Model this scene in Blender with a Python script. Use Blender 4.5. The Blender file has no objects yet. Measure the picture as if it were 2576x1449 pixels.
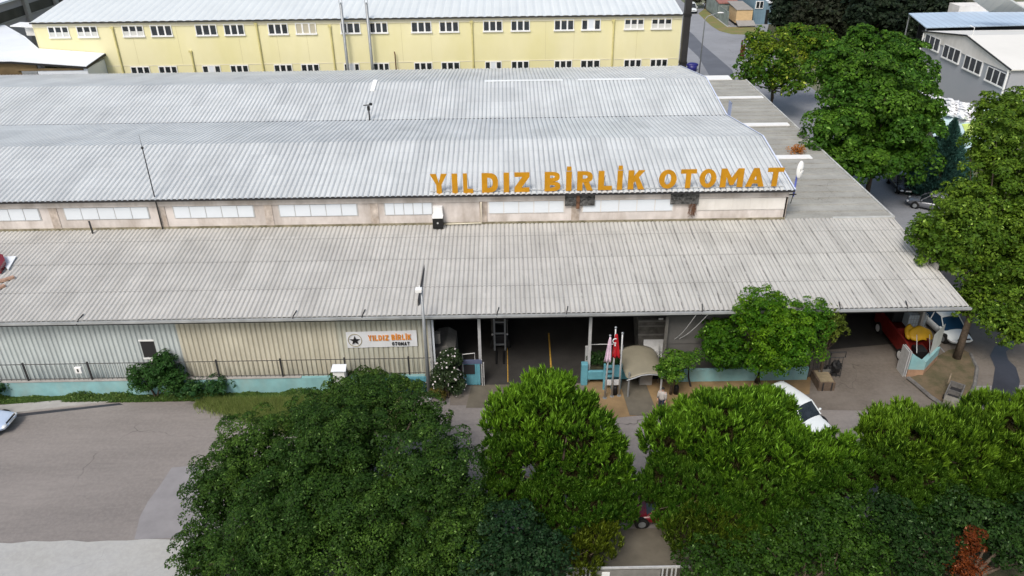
import bpy, math, random
import numpy as np
from math import sin, cos, tan, radians, pi, atan2, sqrt
from mathutils import Vector, Matrix

S = bpy.context.scene
COL = S.collection
random.seed(7)
RNG = np.random.default_rng(11)

# ------------------------------------------------------------------ camera
F_, TH, RHO, PSI, CH = 1970., radians(29.2), radians(.67), radians(.5), 30.
FW = np.array([sin(PSI)*cos(TH), cos(PSI)*cos(TH), -sin(TH)])
RT = np.array([cos(PSI), -sin(PSI), 0.]); UP = np.cross(RT, FW)
RT, UP = RT*cos(RHO)-UP*sin(RHO), UP*cos(RHO)+RT*sin(RHO)
CC = np.array([0, 0, CH])
cd = bpy.data.cameras.new('camera'); cam = bpy.data.objects.new('camera', cd); COL.objects.link(cam)
cam.matrix_world = Matrix(((RT[0], UP[0], -FW[0], 0), (RT[1], UP[1], -FW[1], 0), (RT[2], UP[2], -FW[2], CH), (0, 0, 0, 1)))
cd.sensor_width = 36; cd.lens = 36*F_/2576; cd.clip_start = .5; cd.clip_end = 3000
S.camera = cam
# ------------------------------------------------------------------ light
SUN_EL, SUN_AZ = 52, 205          # azimuth clockwise from +Y
w = bpy.data.worlds.new('World'); S.world = w; w.use_nodes = True
nt = w.node_tree; bg = nt.nodes['Background']
sky = nt.nodes.new('ShaderNodeTexSky'); sky.sky_type = 'NISHITA'; sky.sun_disc = False
sky.sun_elevation = radians(SUN_EL); sky.sun_rotation = radians(SUN_AZ)
sky.air_density = 1.6; sky.dust_density = 4.; sky.ozone_density = .6
nt.links.new(sky.outputs[0], bg.inputs[0]); bg.inputs[1].default_value = .12
sl = bpy.data.lights.new('sun', 'SUN'); sl.energy = 2.05; sl.angle = radians(20); sl.color = (1, .96, .9)
so = bpy.data.objects.new('sun', sl); COL.objects.link(so)
a = radians(SUN_AZ); d = Vector((sin(a)*cos(radians(SUN_EL)), cos(a)*cos(radians(SUN_EL)), sin(radians(SUN_EL))))
so.rotation_euler = d.to_track_quat('Z', 'Y').to_euler()
S.view_settings.view_transform = 'Standard'; S.view_settings.look = 'None'
S.view_settings.exposure = .25; S.view_settings.gamma = 1
S.cycles.max_bounces = 6

# ------------------------------------------------------------------ survey helpers: measured points of the place
def ray(x, y): return FW+RT*(x-1288)/F_-UP*(y-724.5)/F_
def G(x, y, z=0.): r = ray(x, y); return CC+r*(z-CH)/r[2]
def PY(x, y, Y): r = ray(x, y); return CC+r*Y/r[1]
def PX(x, y, X): r = ray(x, y); return CC+r*X/r[0]

# ------------------------------------------------------------------ materials
def mat(name, col, rough=.8, metal=0., noise=0., nscale=1., col2=None, bump=0., bscale=20., spec=.4, extra=None, stretch=None, detail=4):
    m = bpy.data.materials.new(name); m.use_nodes = True; n = m.node_tree; L = n.links
    p = n.nodes['Principled BSDF']; p.inputs['Roughness'].default_value = rough; p.inputs['Metallic'].default_value = metal
    p.inputs['Specular IOR Level'].default_value = spec
    c = (*col, 1)
    tc = n.nodes.new('ShaderNodeTexCoord'); src = tc.outputs['Object']
    if stretch:
        mp = n.nodes.new('ShaderNodeMapping'); mp.inputs['Scale'].default_value = stretch; L.new(src, mp.inputs[0]); src = mp.outputs[0]
    out = None
    if noise or col2:
        nz = n.nodes.new('ShaderNodeTexNoise'); nz.inputs['Scale'].default_value = nscale; nz.inputs['Detail'].default_value = detail
        nz.inputs['Roughness'].default_value = .62
        L.new(src, nz.inputs['Vector'])
        cr = n.nodes.new('ShaderNodeValToRGB'); L.new(nz.outputs['Fac'], cr.inputs[0])
        cr.color_ramp.elements[0].position = .34; cr.color_ramp.elements[1].position = .66
        c2 = col2 or tuple(min(1, v*(1-noise)) for v in col); c1 = col if col2 else tuple(min(1, v*(1+noise*.6)) for v in col)
        cr.color_ramp.elements[0].color = (*c2, 1); cr.color_ramp.elements[1].color = (*c1, 1)
        out = cr.outputs[0]
    if extra: out = extra(n, L, src, tc, out, c)
    if out is None: p.inputs['Base Color'].default_value = c
    else: L.new(out, p.inputs['Base Color'])
    if bump:
        b = n.nodes.new('ShaderNodeBump'); b.inputs['Strength'].default_value = bump; b.inputs['Distance'].default_value = .03
        n2 = n.nodes.new('ShaderNodeTexNoise'); n2.inputs['Scale'].default_value = bscale; n2.inputs['Detail'].default_value = 5
        L.new(tc.outputs['Object'], n2.inputs[0]); L.new(n2.outputs[0], b.inputs['Height']); L.new(b.outputs[0], p.inputs['Normal'])
    return m

def mixc(n, L, fac, a, b, mode='MIX'):
    m = n.nodes.new('ShaderNodeMix'); m.data_type = 'RGBA'; m.blend_type = mode
    if isinstance(fac, (int, float)): m.inputs[0].default_value = fac
    else: L.new(fac, m.inputs[0])
    for i, v in ((6, a), (7, b)):
        if isinstance(v, tuple): m.inputs[i].default_value = v
        else: L.new(v, m.inputs[i])
    return m.outputs[2]
def math1(n, L, op, a, b=None, c=None):
    m = n.nodes.new('ShaderNodeMath'); m.operation = op
    for i, v in enumerate((a, b, c)):
        if v is None: continue
        if isinstance(v, (int, float)): m.inputs[i].default_value = v
        else: L.new(v, m.inputs[i])
    return m.outputs[0]
def ramp(n, L, v, p0, p1, c0=(0, 0, 0, 1), c1=(1, 1, 1, 1)):
    r = n.nodes.new('ShaderNodeValToRGB'); L.new(v, r.inputs[0]); e = r.color_ramp.elements
    e[0].position, e[1].position = p0, p1; e[0].color, e[1].color = c0, c1
    return r.outputs[0]
def noise_out(n, L, src, scale, stretch=None, detail=5):
    if stretch:
        mp = n.nodes.new('ShaderNodeMapping'); mp.inputs['Scale'].default_value = stretch; L.new(src, mp.inputs[0]); src = mp.outputs[0]
    z = n.nodes.new('ShaderNodeTexNoise'); z.inputs['Scale'].default_value = scale; z.inputs['Detail'].default_value = detail; z.inputs['Roughness'].default_value = .65
    L.new(src, z.inputs[0]); return z.outputs['Fac']

def groove_shade_dirt(period, dark_col, amount, seams=(), lichen=False, axis='X', sheets=.16):
    """rib shade painted dark into corrugated grooves, with grime blotches, sheet seams"""
    def f(n, L, src, tc, out, c):
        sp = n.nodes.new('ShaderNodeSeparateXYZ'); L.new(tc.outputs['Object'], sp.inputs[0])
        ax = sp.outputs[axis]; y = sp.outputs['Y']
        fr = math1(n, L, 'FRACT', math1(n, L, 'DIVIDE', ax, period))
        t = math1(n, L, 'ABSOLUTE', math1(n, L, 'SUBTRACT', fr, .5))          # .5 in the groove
        g = ramp(n, L, t, .36, .46)  # rib shade painted as a dark line along each groove
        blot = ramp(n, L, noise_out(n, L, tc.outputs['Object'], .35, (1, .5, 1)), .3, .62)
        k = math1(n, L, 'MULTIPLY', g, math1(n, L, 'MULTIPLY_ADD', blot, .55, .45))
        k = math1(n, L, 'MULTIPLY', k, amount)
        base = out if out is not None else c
        o = mixc(n, L, k, base, (*dark_col, 1))
        st = ramp(n, L, noise_out(n, L, tc.outputs['Object'], 1.0, (2.2, .09, 1)), .5, .8)
        o = mixc(n, L, math1(n, L, 'MULTIPLY', st, .15), o, (*dark_col, 1))
        cb = n.nodes.new('ShaderNodeCombineXYZ')                              # sheets of slightly different age
        L.new(math1(n, L, 'FLOOR', math1(n, L, 'DIVIDE', ax, period*3)), cb.inputs[0]); L.new(math1(n, L, 'FLOOR', math1(n, L, 'DIVIDE', y, 3.2)), cb.inputs[1])
        wn = n.nodes.new('ShaderNodeTexWhiteNoise'); wn.noise_dimensions = '2D'; L.new(cb.outputs[0], wn.inputs[0])
        o = mixc(n, L, math1(n, L, 'MULTIPLY', math1(n, L, 'POWER', wn.outputs[0], 3.), sheets), o, (*dark_col, 1))
        fr3 = math1(n, L, 'FRACT', math1(n, L, 'DIVIDE', y, 1.6)); sc = math1(n, L, 'LESS_THAN', fr3, .035)
        o = mixc(n, L, math1(n, L, 'MULTIPLY', sc, .18 if sheets else 0), o, (*dark_col, 1))
        if lichen:                                                            # lines of black growth, stronger to the right
            fr2 = math1(n, L, 'FRACT', math1(n, L, 'DIVIDE', math1(n, L, 'ADD', ax, math1(n, L, 'MULTIPLY', noise_out(n, L, tc.outputs['Object'], .8), .18)), 1.2))
            t2 = ramp(n, L, math1(n, L, 'ABSOLUTE', math1(n, L, 'SUBTRACT', fr2, .5)), .455, .49)
            br = ramp(n, L, noise_out(n, L, tc.outputs['Object'], 1.6, (1, .8, 1)), .42, .55)
            side = ramp(n, L, math1(n, L, 'DIVIDE', math1(n, L, 'ADD', ax, 5), 40.), .0, .45)
            kk = math1(n, L, 'MULTIPLY', math1(n, L, 'MULTIPLY', t2, br), math1(n, L, 'MULTIPLY', side, .85))
            o = mixc(n, L, kk, o, (.045, .042, .038, 1))
            mo = ramp(n, L, noise_out(n, L, tc.outputs['Object'], 5.), .62, .72)
            o = mixc(n, L, math1(n, L, 'MULTIPLY', mo, .22), o, (.16, .16, .13, 1))
        for s0, wd in seams:
            dd = math1(n, L, 'ABSOLUTE', math1(n, L, 'SUBTRACT', y, s0))
            ln = math1(n, L, 'LESS_THAN', dd, wd)
            o = mixc(n, L, math1(n, L, 'MULTIPLY', ln, .6), o, (*dark_col, 1))
        return o
    return f

def wall_stain(dark_col, amount, sc=.5, st=(1, 1, .25)):
    def f(n, L, src, tc, out, c):
        s = ramp(n, L, noise_out(n, L, tc.outputs['Object'], sc, st), .42, .72)
        return mixc(n, L, math1(n, L, 'MULTIPLY', s, amount), out if out is not None else c, (*dark_col, 1))
    return f

def paving(dark, big=.12, amt=.45, cracks=.35, cs=.16, st=(.3, 1.4, 1)):
    """blotches, fine grain, wheel streaks and a few cracks of a worn surface"""
    def f(n, L, src, tc, out, c):
        o = out if out is not None else c; ob = tc.outputs['Object']
        b = ramp(n, L, noise_out(n, L, ob, big, st), .40, .70)
        o = mixc(n, L, math1(n, L, 'MULTIPLY', b, amt), o, (*dark, 1))
        g = ramp(n, L, noise_out(n, L, ob, 5., None, 8), .42, .60)
        o = mixc(n, L, math1(n, L, 'MULTIPLY', g, .28), o, tuple(v*1.25 for v in c[:3])+(1,))
        g2 = ramp(n, L, noise_out(n, L, ob, 2.2, (.25, 2.5, 1), 8), .52, .75)
        o = mixc(n, L, math1(n, L, 'MULTIPLY', g2, .32), o, (*dark, 1))
        mp = n.nodes.new('ShaderNodeMapping'); L.new(ob, mp.inputs[0]); nz = n.nodes.new('ShaderNodeTexNoise'); nz.inputs['Scale'].default_value = .7; L.new(ob, nz.inputs[0])
        v = n.nodes.new('ShaderNodeTexVoronoi'); v.feature = 'DISTANCE_TO_EDGE'; v.inputs['Scale'].default_value = cs
        va = n.nodes.new('ShaderNodeVectorMath'); va.operation = 'ADD'; L.new(ob, va.inputs[0])
        vs = n.nodes.new('ShaderNodeVectorMath'); vs.operation = 'SCALE'; L.new(nz.outputs['Color'], vs.inputs[0]); vs.inputs['Scale'].default_value = 1.6; L.new(vs.outputs[0], va.inputs[1]); L.new(va.outputs[0], v.inputs['Vector'])
        ck = ramp(n, L, v.outputs['Distance'], .0015, .008, (1, 1, 1, 1), (0, 0, 0, 1))
        ms = ramp(n, L, noise_out(n, L, ob, .15), .48, .6)
        o = mixc(n, L, math1(n, L, 'MULTIPLY', math1(n, L, 'MULTIPLY', ck, ms), cracks), o, (.03, .028, .026, 1))
        return o
    return f

M = {}
def leafmat(name, rough=.55, spec=.35):
    m = bpy.data.materials.new(name); m.use_nodes = True; n = m.node_tree; p = n.nodes['Principled BSDF']
    a = n.nodes.new('ShaderNodeAttribute'); a.attribute_name = 'tint'; n.links.new(a.outputs['Color'], p.inputs['Base Color'])
    p.inputs['Roughness'].default_value = rough; p.inputs['Specular IOR Level'].default_value = spec
    tr = n.nodes.new('ShaderNodeBsdfTranslucent'); mx = n.nodes.new('ShaderNodeMixShader'); mx.inputs[0].default_value = .30
    hs = n.nodes.new('ShaderNodeHueSaturation'); hs.inputs['Hue'].default_value = .485; hs.inputs['Value'].default_value = 1.5; n.links.new(a.outputs['Color'], hs.inputs['Color']); n.links.new(hs.outputs[0], tr.inputs['Color'])
    n.links.new(p.outputs[0], mx.inputs[1]); n.links.new(tr.outputs[0], mx.inputs[2]); n.links.new(mx.outputs[0], n.nodes['Material Output'].inputs['Surface'])
    return m
M['ridgem'] = mat('pale_flashing', (.66, .69, .71), .6, noise=.1, nscale=.8)
M['leaf'] = leafmat('leaf', .6, .18); M['needle'] = leafmat('needle', .6, .12); M['petal'] = leafmat('petal', .7, .2)
M['bark'] = mat('bark', (.10, .075, .055), .9, noise=.4, nscale=6, bump=.6)
M['asphalt'] = mat('asphalt', (.235, .215, .205), .9, noise=.16, nscale=.35, bump=.25, bscale=30, stretch=(.35, 1.2, 1), extra=paving((.125, .115, .115), .12, .6, .7))
M['asphalt_blue'] = mat('asphalt_grey', (.25, .26, .285), .9, noise=.14, nscale=.2, bump=.2, extra=paving((.17, .175, .19), .07, .45, .5, .12, (1, 1, 1)))
M['asphalt_dark'] = mat('asphalt_dark', (.115, .125, .15), .85, noise=.12, nscale=.3)
M['wet'] = mat('wet_asphalt', (.035, .035, .045), .35, noise=.2, nscale=1)
M['pave'] = mat('pale_concrete', (.37, .37, .36), .9, noise=.12, nscale=.5, bump=.2, extra=paving((.31, .32, .34), .25, .5, .4, .3, (1, 1, 1)))
M['yard'] = mat('yard_concrete', (.165, .145, .128), .9, noise=.2, nscale=.45, bump=.3, bscale=14, extra=paving((.09, .075, .06), .3, .6, .6, .25, (1, 1, 1)))
M['tan'] = mat('tan_concrete', (.26, .175, .088), .9, noise=.2, nscale=.8, bump=.2, extra=wall_stain((.14, .10, .06), .55, .6, (1, 1, 1)))
M['path'] = mat('path_concrete', (.125, .112, .088), .9, noise=.2, nscale=1)
M['earth'] = mat('earth', (.15, .11, .07), .95, noise=.35, nscale=1.2, bump=.8, bscale=8, col2=(.075, .07, .035))
M['soil'] = mat('dark_soil', (.055, .055, .03), .95, noise=.4, nscale=1.5, bump=.8, bscale=8)
M['terrain'] = mat('terrain', (.17, .165, .12), .95, noise=.3, nscale=.05, col2=(.10, .12, .06))
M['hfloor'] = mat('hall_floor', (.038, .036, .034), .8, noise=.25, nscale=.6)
M['yline'] = mat('yellow_line', (.55, .33, .05), .8, noise=.3, nscale=4)
M['roofU'] = mat('galvanised_sheet', (.56, .585, .60), .6, .0, noise=.10, nscale=.25, extra=groove_shade_dirt(.38, (.15, .165, .185), .72))
M['roofL'] = mat('fibre_cement_sheet', (.475, .468, .45), .85, noise=.11, nscale=.4, bump=.25, bscale=12, extra=groove_shade_dirt(.30, (.14, .135, .125), .62, seams=((3.0, .035), (6.3, .035), (9.2, .03)), lichen=True))
M['roofF'] = mat('grey_roof_sheet', (.34, .34, .32), .9, noise=.16, nscale=.7, bump=.3, bscale=9, extra=paving((.20, .19, .16), .4, .6, .5, .35, (.3, 1.6, 1)))
M['roofY'] = mat('white_roof_sheet', (.63, .67, .69), .5, noise=.04, nscale=.15, extra=groove_shade_dirt(1.0, (.45, .5, .55), .35))
M['roofW'] = mat('white_membrane', (.72, .76, .81), .6, noise=.04, nscale=.3)
M['cream'] = mat('cream_roof', (.66, .655, .63), .6, noise=.05, nscale=.2)
M['roofB'] = mat('blue_grey_roof', (.42, .53, .66), .5, noise=.07, nscale=.3, extra=groove_shade_dirt(1.0, (.25, .3, .4), .5))
M['sideW'] = mat('pale_siding', (.52, .57, .58), .6, noise=.08, nscale=.6, extra=groove_shade_dirt(.31, (.20, .22, .23), .6, axis='X'))
M['sideC'] = mat('cream_siding', (.56, .53, .44), .6, noise=.12, nscale=.5, extra=groove_shade_dirt(.31, (.27, .24, .17), .6, axis='X'))
M['sideG'] = mat('stained_siding', (.50, .50, .43), .7, noise=.15, nscale=.5, extra=groove_shade_dirt(.31, (.25, .22, .16), .6, axis='X'))
M['pink'] = mat('pinkish_plaster', (.64, .595, .58), .85, noise=.14, nscale=.6, bump=.15, extra=wall_stain((.26, .21, .17), .62, .75, (1, 1, .35)))
M['whitep'] = mat('white_panel', (.68, .73, .80), .4, noise=.03, nscale=.6)
M['offwhite'] = mat('off_white_plaster', (.72, .70, .68), .8, noise=.08, nscale=.5, extra=wall_stain((.4, .37, .32), .35, .6, (1, 1, .3)))
M['gutter'] = mat('gutter_metal', (.42, .44, .45), .5, .3, noise=.2, nscale=1.2)
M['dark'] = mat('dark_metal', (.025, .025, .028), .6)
M['black'] = mat('black', (.008, .008, .009), .6)
M['soot'] = mat('sooty_rubble', (.10, .10, .10), .95, noise=.8, nscale=5, bump=1, bscale=8)
M['rust'] = mat('rust', (.14, .07, .04), .9, noise=.5, nscale=3)
M['steel'] = mat('grey_steel', (.30, .32, .34), .5, .4, noise=.1, nscale=3)
M['pale_steel'] = mat('pale_steel', (.50, .51, .52), .5, .2, noise=.15, nscale=3)
M['white'] = mat('white_paint', (.78, .79, .80), .5, noise=.04, nscale=2)
M['blue'] = mat('light_blue_paint', (.22, .42, .45), .8, noise=.14, nscale=1.2, bump=.1, extra=wall_stain((.30, .36, .33), .45, .9, (1, 1, .5)))
M['blue2'] = mat('sky_blue_paint', (.12, .34, .42), .7, noise=.15, nscale=1.5, extra=wall_stain((.06, .22, .30), .5, .9, (1, 1, .5)))
M['yellowW'] = mat('yellow_render', (.74, .70, .45), .85, noise=.05, nscale=.12, bump=.05, extra=wall_stain((.64, .60, .27), .55, .16, (1, 1, .4)))
M['yellowB'] = mat('pale_yellow_render', (.72, .68, .52), .85, noise=.04, nscale=.3)
M['ypipe'] = mat('yellow_pipe', (.58, .53, .24), .6, noise=.1, nscale=1)
M['glass'] = mat('dark_glass', (.022, .028, .034), .12, spec=.6, noise=.6, nscale=1.2)
M['curtain'] = mat('white_blind', (.55, .56, .55), .8)
M['beige_blind'] = mat('beige_blind', (.45, .42, .33), .8)
M['greywall'] = mat('grey_render', (.36, .385, .43), .85, noise=.06, nscale=.2, extra=wall_stain((.36, .32, .34), .4, .1, (1, 1, 1)))
M['lilac'] = mat('grey_lilac_render', (.36, .345, .37), .85, noise=.06, nscale=.2)
M['cartgrey'] = mat('cement_grey', (.15, .145, .14), .9, noise=.3, nscale=3, bump=.4)
M['concrete'] = mat('concrete', (.34, .33, .32), .9, noise=.15, nscale=1.2, bump=.2)
M['dkglass'] = mat('dusty_glass', (.05, .05, .048), .5, noise=.4, nscale=.4)
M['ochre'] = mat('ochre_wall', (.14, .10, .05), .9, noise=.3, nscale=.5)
M['orange'] = mat('orange_letter', (.50, .235, .006), .5, noise=.12, nscale=1.5)
M['orange2'] = mat('orange_print', (.72, .26, .03), .6, noise=.3, nscale=6)
M['ink'] = mat('black_print', (.01, .01, .012), .6)
M['gold'] = mat('gold_print', (.33, .28, .15), .6)
M['banner'] = mat('banner_vinyl', (.70, .72, .76), .5, noise=.04, nscale=1)
M['red'] = mat('red_paint', (.17, .014, .010), .5, noise=.25, nscale=1.5)
M['darkred'] = mat('dark_red_paint', (.16, .005, .012), .25, spec=.6)
M['flagred'] = mat('red_cloth', (.40, .008, .015), .8)
M['flagpink'] = mat('white_pink_cloth', (.72, .55, .68), .8, noise=.15, nscale=3)
M['yellow'] = mat('yellow_plastic', (.68, .40, .02), .5, noise=.12, nscale=2)
M['tarp'] = mat('grey_tarp', (.20, .195, .185), .8, noise=.2, nscale=2)
M['canopy'] = mat('beige_canopy_sheet', (.27, .25, .19), .5, noise=.14, nscale=.6, spec=.5)
M['dirtypanel'] = mat('grey_partition', (.11, .108, .105), .9, noise=.15, nscale=.5)
M['shed'] = mat('grey_boards', (.13, .125, .115), .9, noise=.4, nscale=2, bump=.5, bscale=6)
M['ibc'] = mat('white_tank_plastic', (.40, .47, .52), .5, noise=.15, nscale=3)
M['tyre'] = mat('tyre_rubber', (.015, .015, .015), .85)
M['lamp'] = mat('clear_lamp_glass', (.7, .72, .75), .15, spec=.8)
M['tail'] = mat('red_lamp_glass', (.35, .03, .02), .2)
M['carwhite'] = mat('white_car_paint', (.72, .77, .80), .25, spec=.7)
M['cargrey'] = mat('grey_car_paint', (.22, .23, .26), .25, .4, spec=.7)
M['carblack'] = mat('black_car_paint', (.010, .010, .011), .25, spec=.7)
M['carblue'] = mat('pale_blue_car_paint', (.45, .55, .72), .25, spec=.7)
M['blueglass'] = mat('blue_windscreen', (.015, .05, .11), .1, spec=.8)
M['container'] = mat('beige_boards', (.60, .43, .24), .8, noise=.12, nscale=1, stretch=(1, 1, 6))
M['conttop'] = mat('grey_cover', (.28, .27, .26), .8, noise=.1, nscale=1)
M['redroof'] = mat('faded_red_cover', (.30, .13, .11), .8, noise=.15, nscale=1)
M['netting'] = mat('grey_green_sheet', (.22, .26, .25), .8, noise=.3, nscale=1)
M['bluegrey'] = mat('blue_grey_sheet', (.16, .25, .32), .7, noise=.15, nscale=.5, extra=groove_shade_dirt(.5, (.10, .16, .22), .5, axis='X'))
M['tealsheet'] = mat('pale_teal_sheet', (.55, .70, .74), .6, noise=.12, nscale=.4)
M['limesheet'] = mat('lime_sheet', (.55, .68, .18), .6, noise=.2, nscale=.6)
M['snowy'] = mat('white_plastic_sheet', (.85, .86, .88), .5, noise=.06, nscale=.7, bump=.6, bscale=2)
M['drum'] = mat('blue_plastic', (.02, .02, .16), .4)
M['wood'] = mat('weathered_wood', (.24, .19, .13), .9, noise=.3, nscale=3)
M['skin'] = mat('skin', (.50, .30, .22), .6)
M['cloth'] = mat('pale_cloth', (.42, .40, .38), .85)
M['navy'] = mat('navy_cloth', (.02, .025, .05), .85)
M['hair'] = mat('black_hair', (.012, .01, .01), .6)

# ------------------------------------------------------------------ mesh builder
class MB:
    def __init__(s): s.v = []; s.f = []
    def add(s, vs, fs):
        b = len(s.v); s.v += [tuple(map(float, p)) for p in vs]; s.f += [tuple(b+i for i in q) for q in fs]; return s
    def box(s, x0, x1, y0, y1, z0, z1, rot=0, bevel=0):
        vs = [(x0, y0, z0), (x1, y0, z0), (x1, y1, z0), (x0, y1, z0), (x0, y0, z1), (x1, y0, z1), (x1, y1, z1), (x0, y1, z1)]
        if rot:
            cx, cy = (x0+x1)/2, (y0+y1)/2; c, q = cos(rot), sin(rot)
            vs = [(cx+(x-cx)*c-(y-cy)*q, cy+(x-cx)*q+(y-cy)*c, z) for x, y, z in vs]
        return s.add(vs, [(0, 3, 2, 1), (4, 5, 6, 7), (0, 1, 5, 4), (1, 2, 6, 5), (2, 3, 7, 6), (3, 0, 4, 7)])
    def slab(s, pts, t):
        """polygon pts (any plane) given thickness t downward"""
        n = len(pts); lo = [(p[0], p[1], p[2]-t) for p in pts]
        return s.add(list(pts)+lo, [tuple(range(n)), tuple(range(2*n-1, n-1, -1))]+[(i, i+n, (i+1) % n+n, (i+1) % n) for i in range(n)])
    def tube(s, path, r, n=8, cap=True):
        path = [Vector(p) for p in path]; rr = r if isinstance(r, (list, tuple)) else [r]*len(path)
        vs = []; fs = []
        for i, p in enumerate(path):
            t = (path[min(i+1, len(path)-1)]-path[max(i-1, 0)]).normalized()
            u = t.orthogonal().normalized() if abs(t.z) < .99 else Vector((1, 0, 0))
            if abs(t.z) < .99: u = t.cross(Vector((0, 0, 1))).normalized()
            v = t.cross(u)
            for k in range(n):
                a = 2*pi*k/n; q = p+(u*cos(a)+v*sin(a))*rr[i]; vs.append(tuple(q))
        for i in range(len(path)-1):
            for k in range(n): fs.append((i*n+k, i*n+(k+1) % n, (i+1)*n+(k+1) % n, (i+1)*n+k))
        if cap: fs += [tuple(range(n-1, -1, -1)), tuple((len(path)-1)*n+k for k in range(n))]
        return s.add(vs, fs)
    def cyl(s, c, r, h, n=16, axis='z', r2=None):
        x, y, z = c; d = {'x': (h, 0, 0), 'y': (0, h, 0), 'z': (0, 0, h)}[axis]
        return s.tube([(x, y, z), (x+d[0], y+d[1], z+d[2])], [r, r if r2 is None else r2], n)
    def sphere(s, c, r, nu=12, nv=8, jit=0):
        rx, ry, rz = r if isinstance(r, tuple) else (r, r, r); vs = []; fs = []
        for j in range(nv+1):
            for i in range(nu):
                th = pi*j/nv; ph = 2*pi*i/nu; k = 1+jit*(random.random()-.5)
                vs.append((c[0]+rx*k*sin(th)*cos(ph), c[1]+ry*k*sin(th)*sin(ph), c[2]+rz*k*cos(th)))
        for j in range(nv):
            for i in range(nu): fs.append((j*nu+i, (j+1)*nu+i, (j+1)*nu+(i+1) % nu, j*nu+(i+1) % nu))
        return s.add(vs, fs)
    def grid(s, rows):
        n = len(rows[0]); vs = [p for r in rows for p in r]
        return s.add(vs, [(j*n+i, j*n+i+1, (j+1)*n+i+1, (j+1)*n+i) for j in range(len(rows)-1) for i in range(n-1)])
    def prism(s, poly, a0, a1, axis='y'):
        """2-D polygon extruded along an axis: axis y -> poly (x,z); x -> (y,z); z -> (x,y)"""
        f = {'y': lambda p, a: (p[0], a, p[1]), 'x': lambda p, a: (a, p[0], p[1]), 'z': lambda p, a: (p[0], p[1], a)}[axis]
        n = len(poly)
        return s.add([f(p, a0) for p in poly]+[f(p, a1) for p in poly], [tuple(range(n-1, -1, -1)), tuple(range(n, 2*n))]+[(i, (i+1) % n, (i+1) % n+n, i+n) for i in range(n)])

def root_loc(o):
    l = Vector((0, 0, 0))
    while o: l += o.location; o = o.parent
    return l
def build(name, mb, m, parent=None, loc=None, smooth=False, mods=None, local=False):
    """link mb as ONE object. World coordinates are turned into the thing's own unless local."""
    me = bpy.data.meshes.new(name)
    o0 = Vector(loc) if loc is not None else (root_loc(parent) if parent and not local else Vector((0, 0, 0)))
    if local: o0 = Vector((0, 0, 0))
    me.from_pydata([(x-o0.x, y-o0.y, z-o0.z) for x, y, z in mb.v], [], mb.f); me.validate()
    me.materials.append(M[m] if isinstance(m, str) else m)
    if smooth:
        for p in me.polygons: p.use_smooth = True
    o = bpy.data.objects.new(name, me); COL.objects.link(o)
    if parent: o.parent = parent
    if loc is not None: o.location = loc
    for mm in (mods or []):
        q = o.modifiers.new(mm[0], mm[0])
        for k, v in mm[1].items(): setattr(q, k, v)
    return o
BEV = [('BEVEL', {'width': .03, 'segments': 2})]
def tag(o, label, cat, group=None, kind=None):
    if label: o['label'] = label
    if cat: o['category'] = cat
    if group: o['group'] = group
    if kind: o['kind'] = kind
    return o
def thing(name, label, cat, loc=(0, 0, 0), rz=0, group=None):
    o = bpy.data.objects.new(name, None); COL.objects.link(o); o.location = loc; o.rotation_euler.z = rz; o.empty_display_size = .3
    return tag(o, label, cat, group)
def struct(name, mb, m, **k):
    o = build(name, mb, m, **k); o['kind'] = 'structure'; return o
def copy_tree(o, parent=None):
    c = o.copy(); COL.objects.link(c); c.parent = parent
    for ch in list(o.children): copy_tree(ch, c)
    return c
def corr(x0, x1, prof, period, amp, mb=None, thick=.0):
    """corrugated sheet: ribs run along prof [(Y,z),...], repeated along X"""
    mb = mb or MB(); xs = []; k0 = math.floor(x0/period)
    for k in range(k0, int(x1/period)+2):
        for fx, h in ((.08, 0), (.28, 1), (.72, 1), (.92, 0)):       # groove centred on whole multiples
            x = (k+fx)*period
            if x0 <= x <= x1: xs.append((x, h*amp))
    rows = []
    for i, (y, z) in enumerate(prof): rows.append([(x, y, z+h) for x, h in xs])
    return mb.grid(rows)

# ------------------------------------------------------------------ ground and roads
def sheet(name, pts, m, z, t=.0):
    mb = MB()
    if t: mb.slab([(p[0], p[1], z) for p in pts], t)
    else: mb.add([(p[0], p[1], z) for p in pts], [tuple(range(len(pts)))])
    return struct(name, mb, m)
sheet('ground', [(-900, -300), (900, -300), (900, 1500), (-900, 1500)], 'terrain', -.02)
sheet('road', [(-90, 28.3), (120, 28.3), (120, 39.9), (-90, 39.9)], 'asphalt', .0)
sheet('side_road', [(28.3, 39.9), (44, 39.9), (44, 125), (46, 138), (50, 146), (70, 146), (70, 175), (40.6, 175), (40.6, 230), (26, 230), (26, 95), (28.3, 95)], 'asphalt_blue', .0)
# rough-edged pale pavement in the near left corner
edge = [(-60, 28.3)]
for i in range(60):
    x = -60+i*.95; edge.append((x, 28.28+.06*sin(x*1.3)+.05*sin(x*3.1)+RNG.normal()*.02))
edge += [(-3.5, 28.2), (-3.5, 10), (-60, 10)]
sheet('pavement', edge[1:], 'pave', .12, .14)
sheet('tree_bed', [(-3.5, 10), (60, 10), (60, 28.1), (11.0, 28.1), (11., 25), (3.2, 25), (3.2, 28.1), (-3.5, 28.1)], 'soil', .10, .12)
sheet('garden_path', [(3.2, 10), (11., 10), (11., 28.5), (3.2, 28.5)], 'path', .045, .05)
sheet('yard_slab', [(-3.6, 38.9), (27.2, 37.4), (29.6, 42.4), (29.6, 51), (-3.6, 51)], 'yard', .008)
sheet('hall_ground', [(-5.2, 40.95), (17.3, 40.95), (17.6, 43.6), (21, 44.2), (27.4, 45.0), (27.6, 51), (-5.2, 51)], 'hfloor', .014)  # dark floor sheet carried into the right bay to deepen its shade
sheet('ramp', [(-2.6, 38.6), (3.8, 38.4), (4.4, 40.95), (-2.3, 40.95)], 'path', .014)
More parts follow.
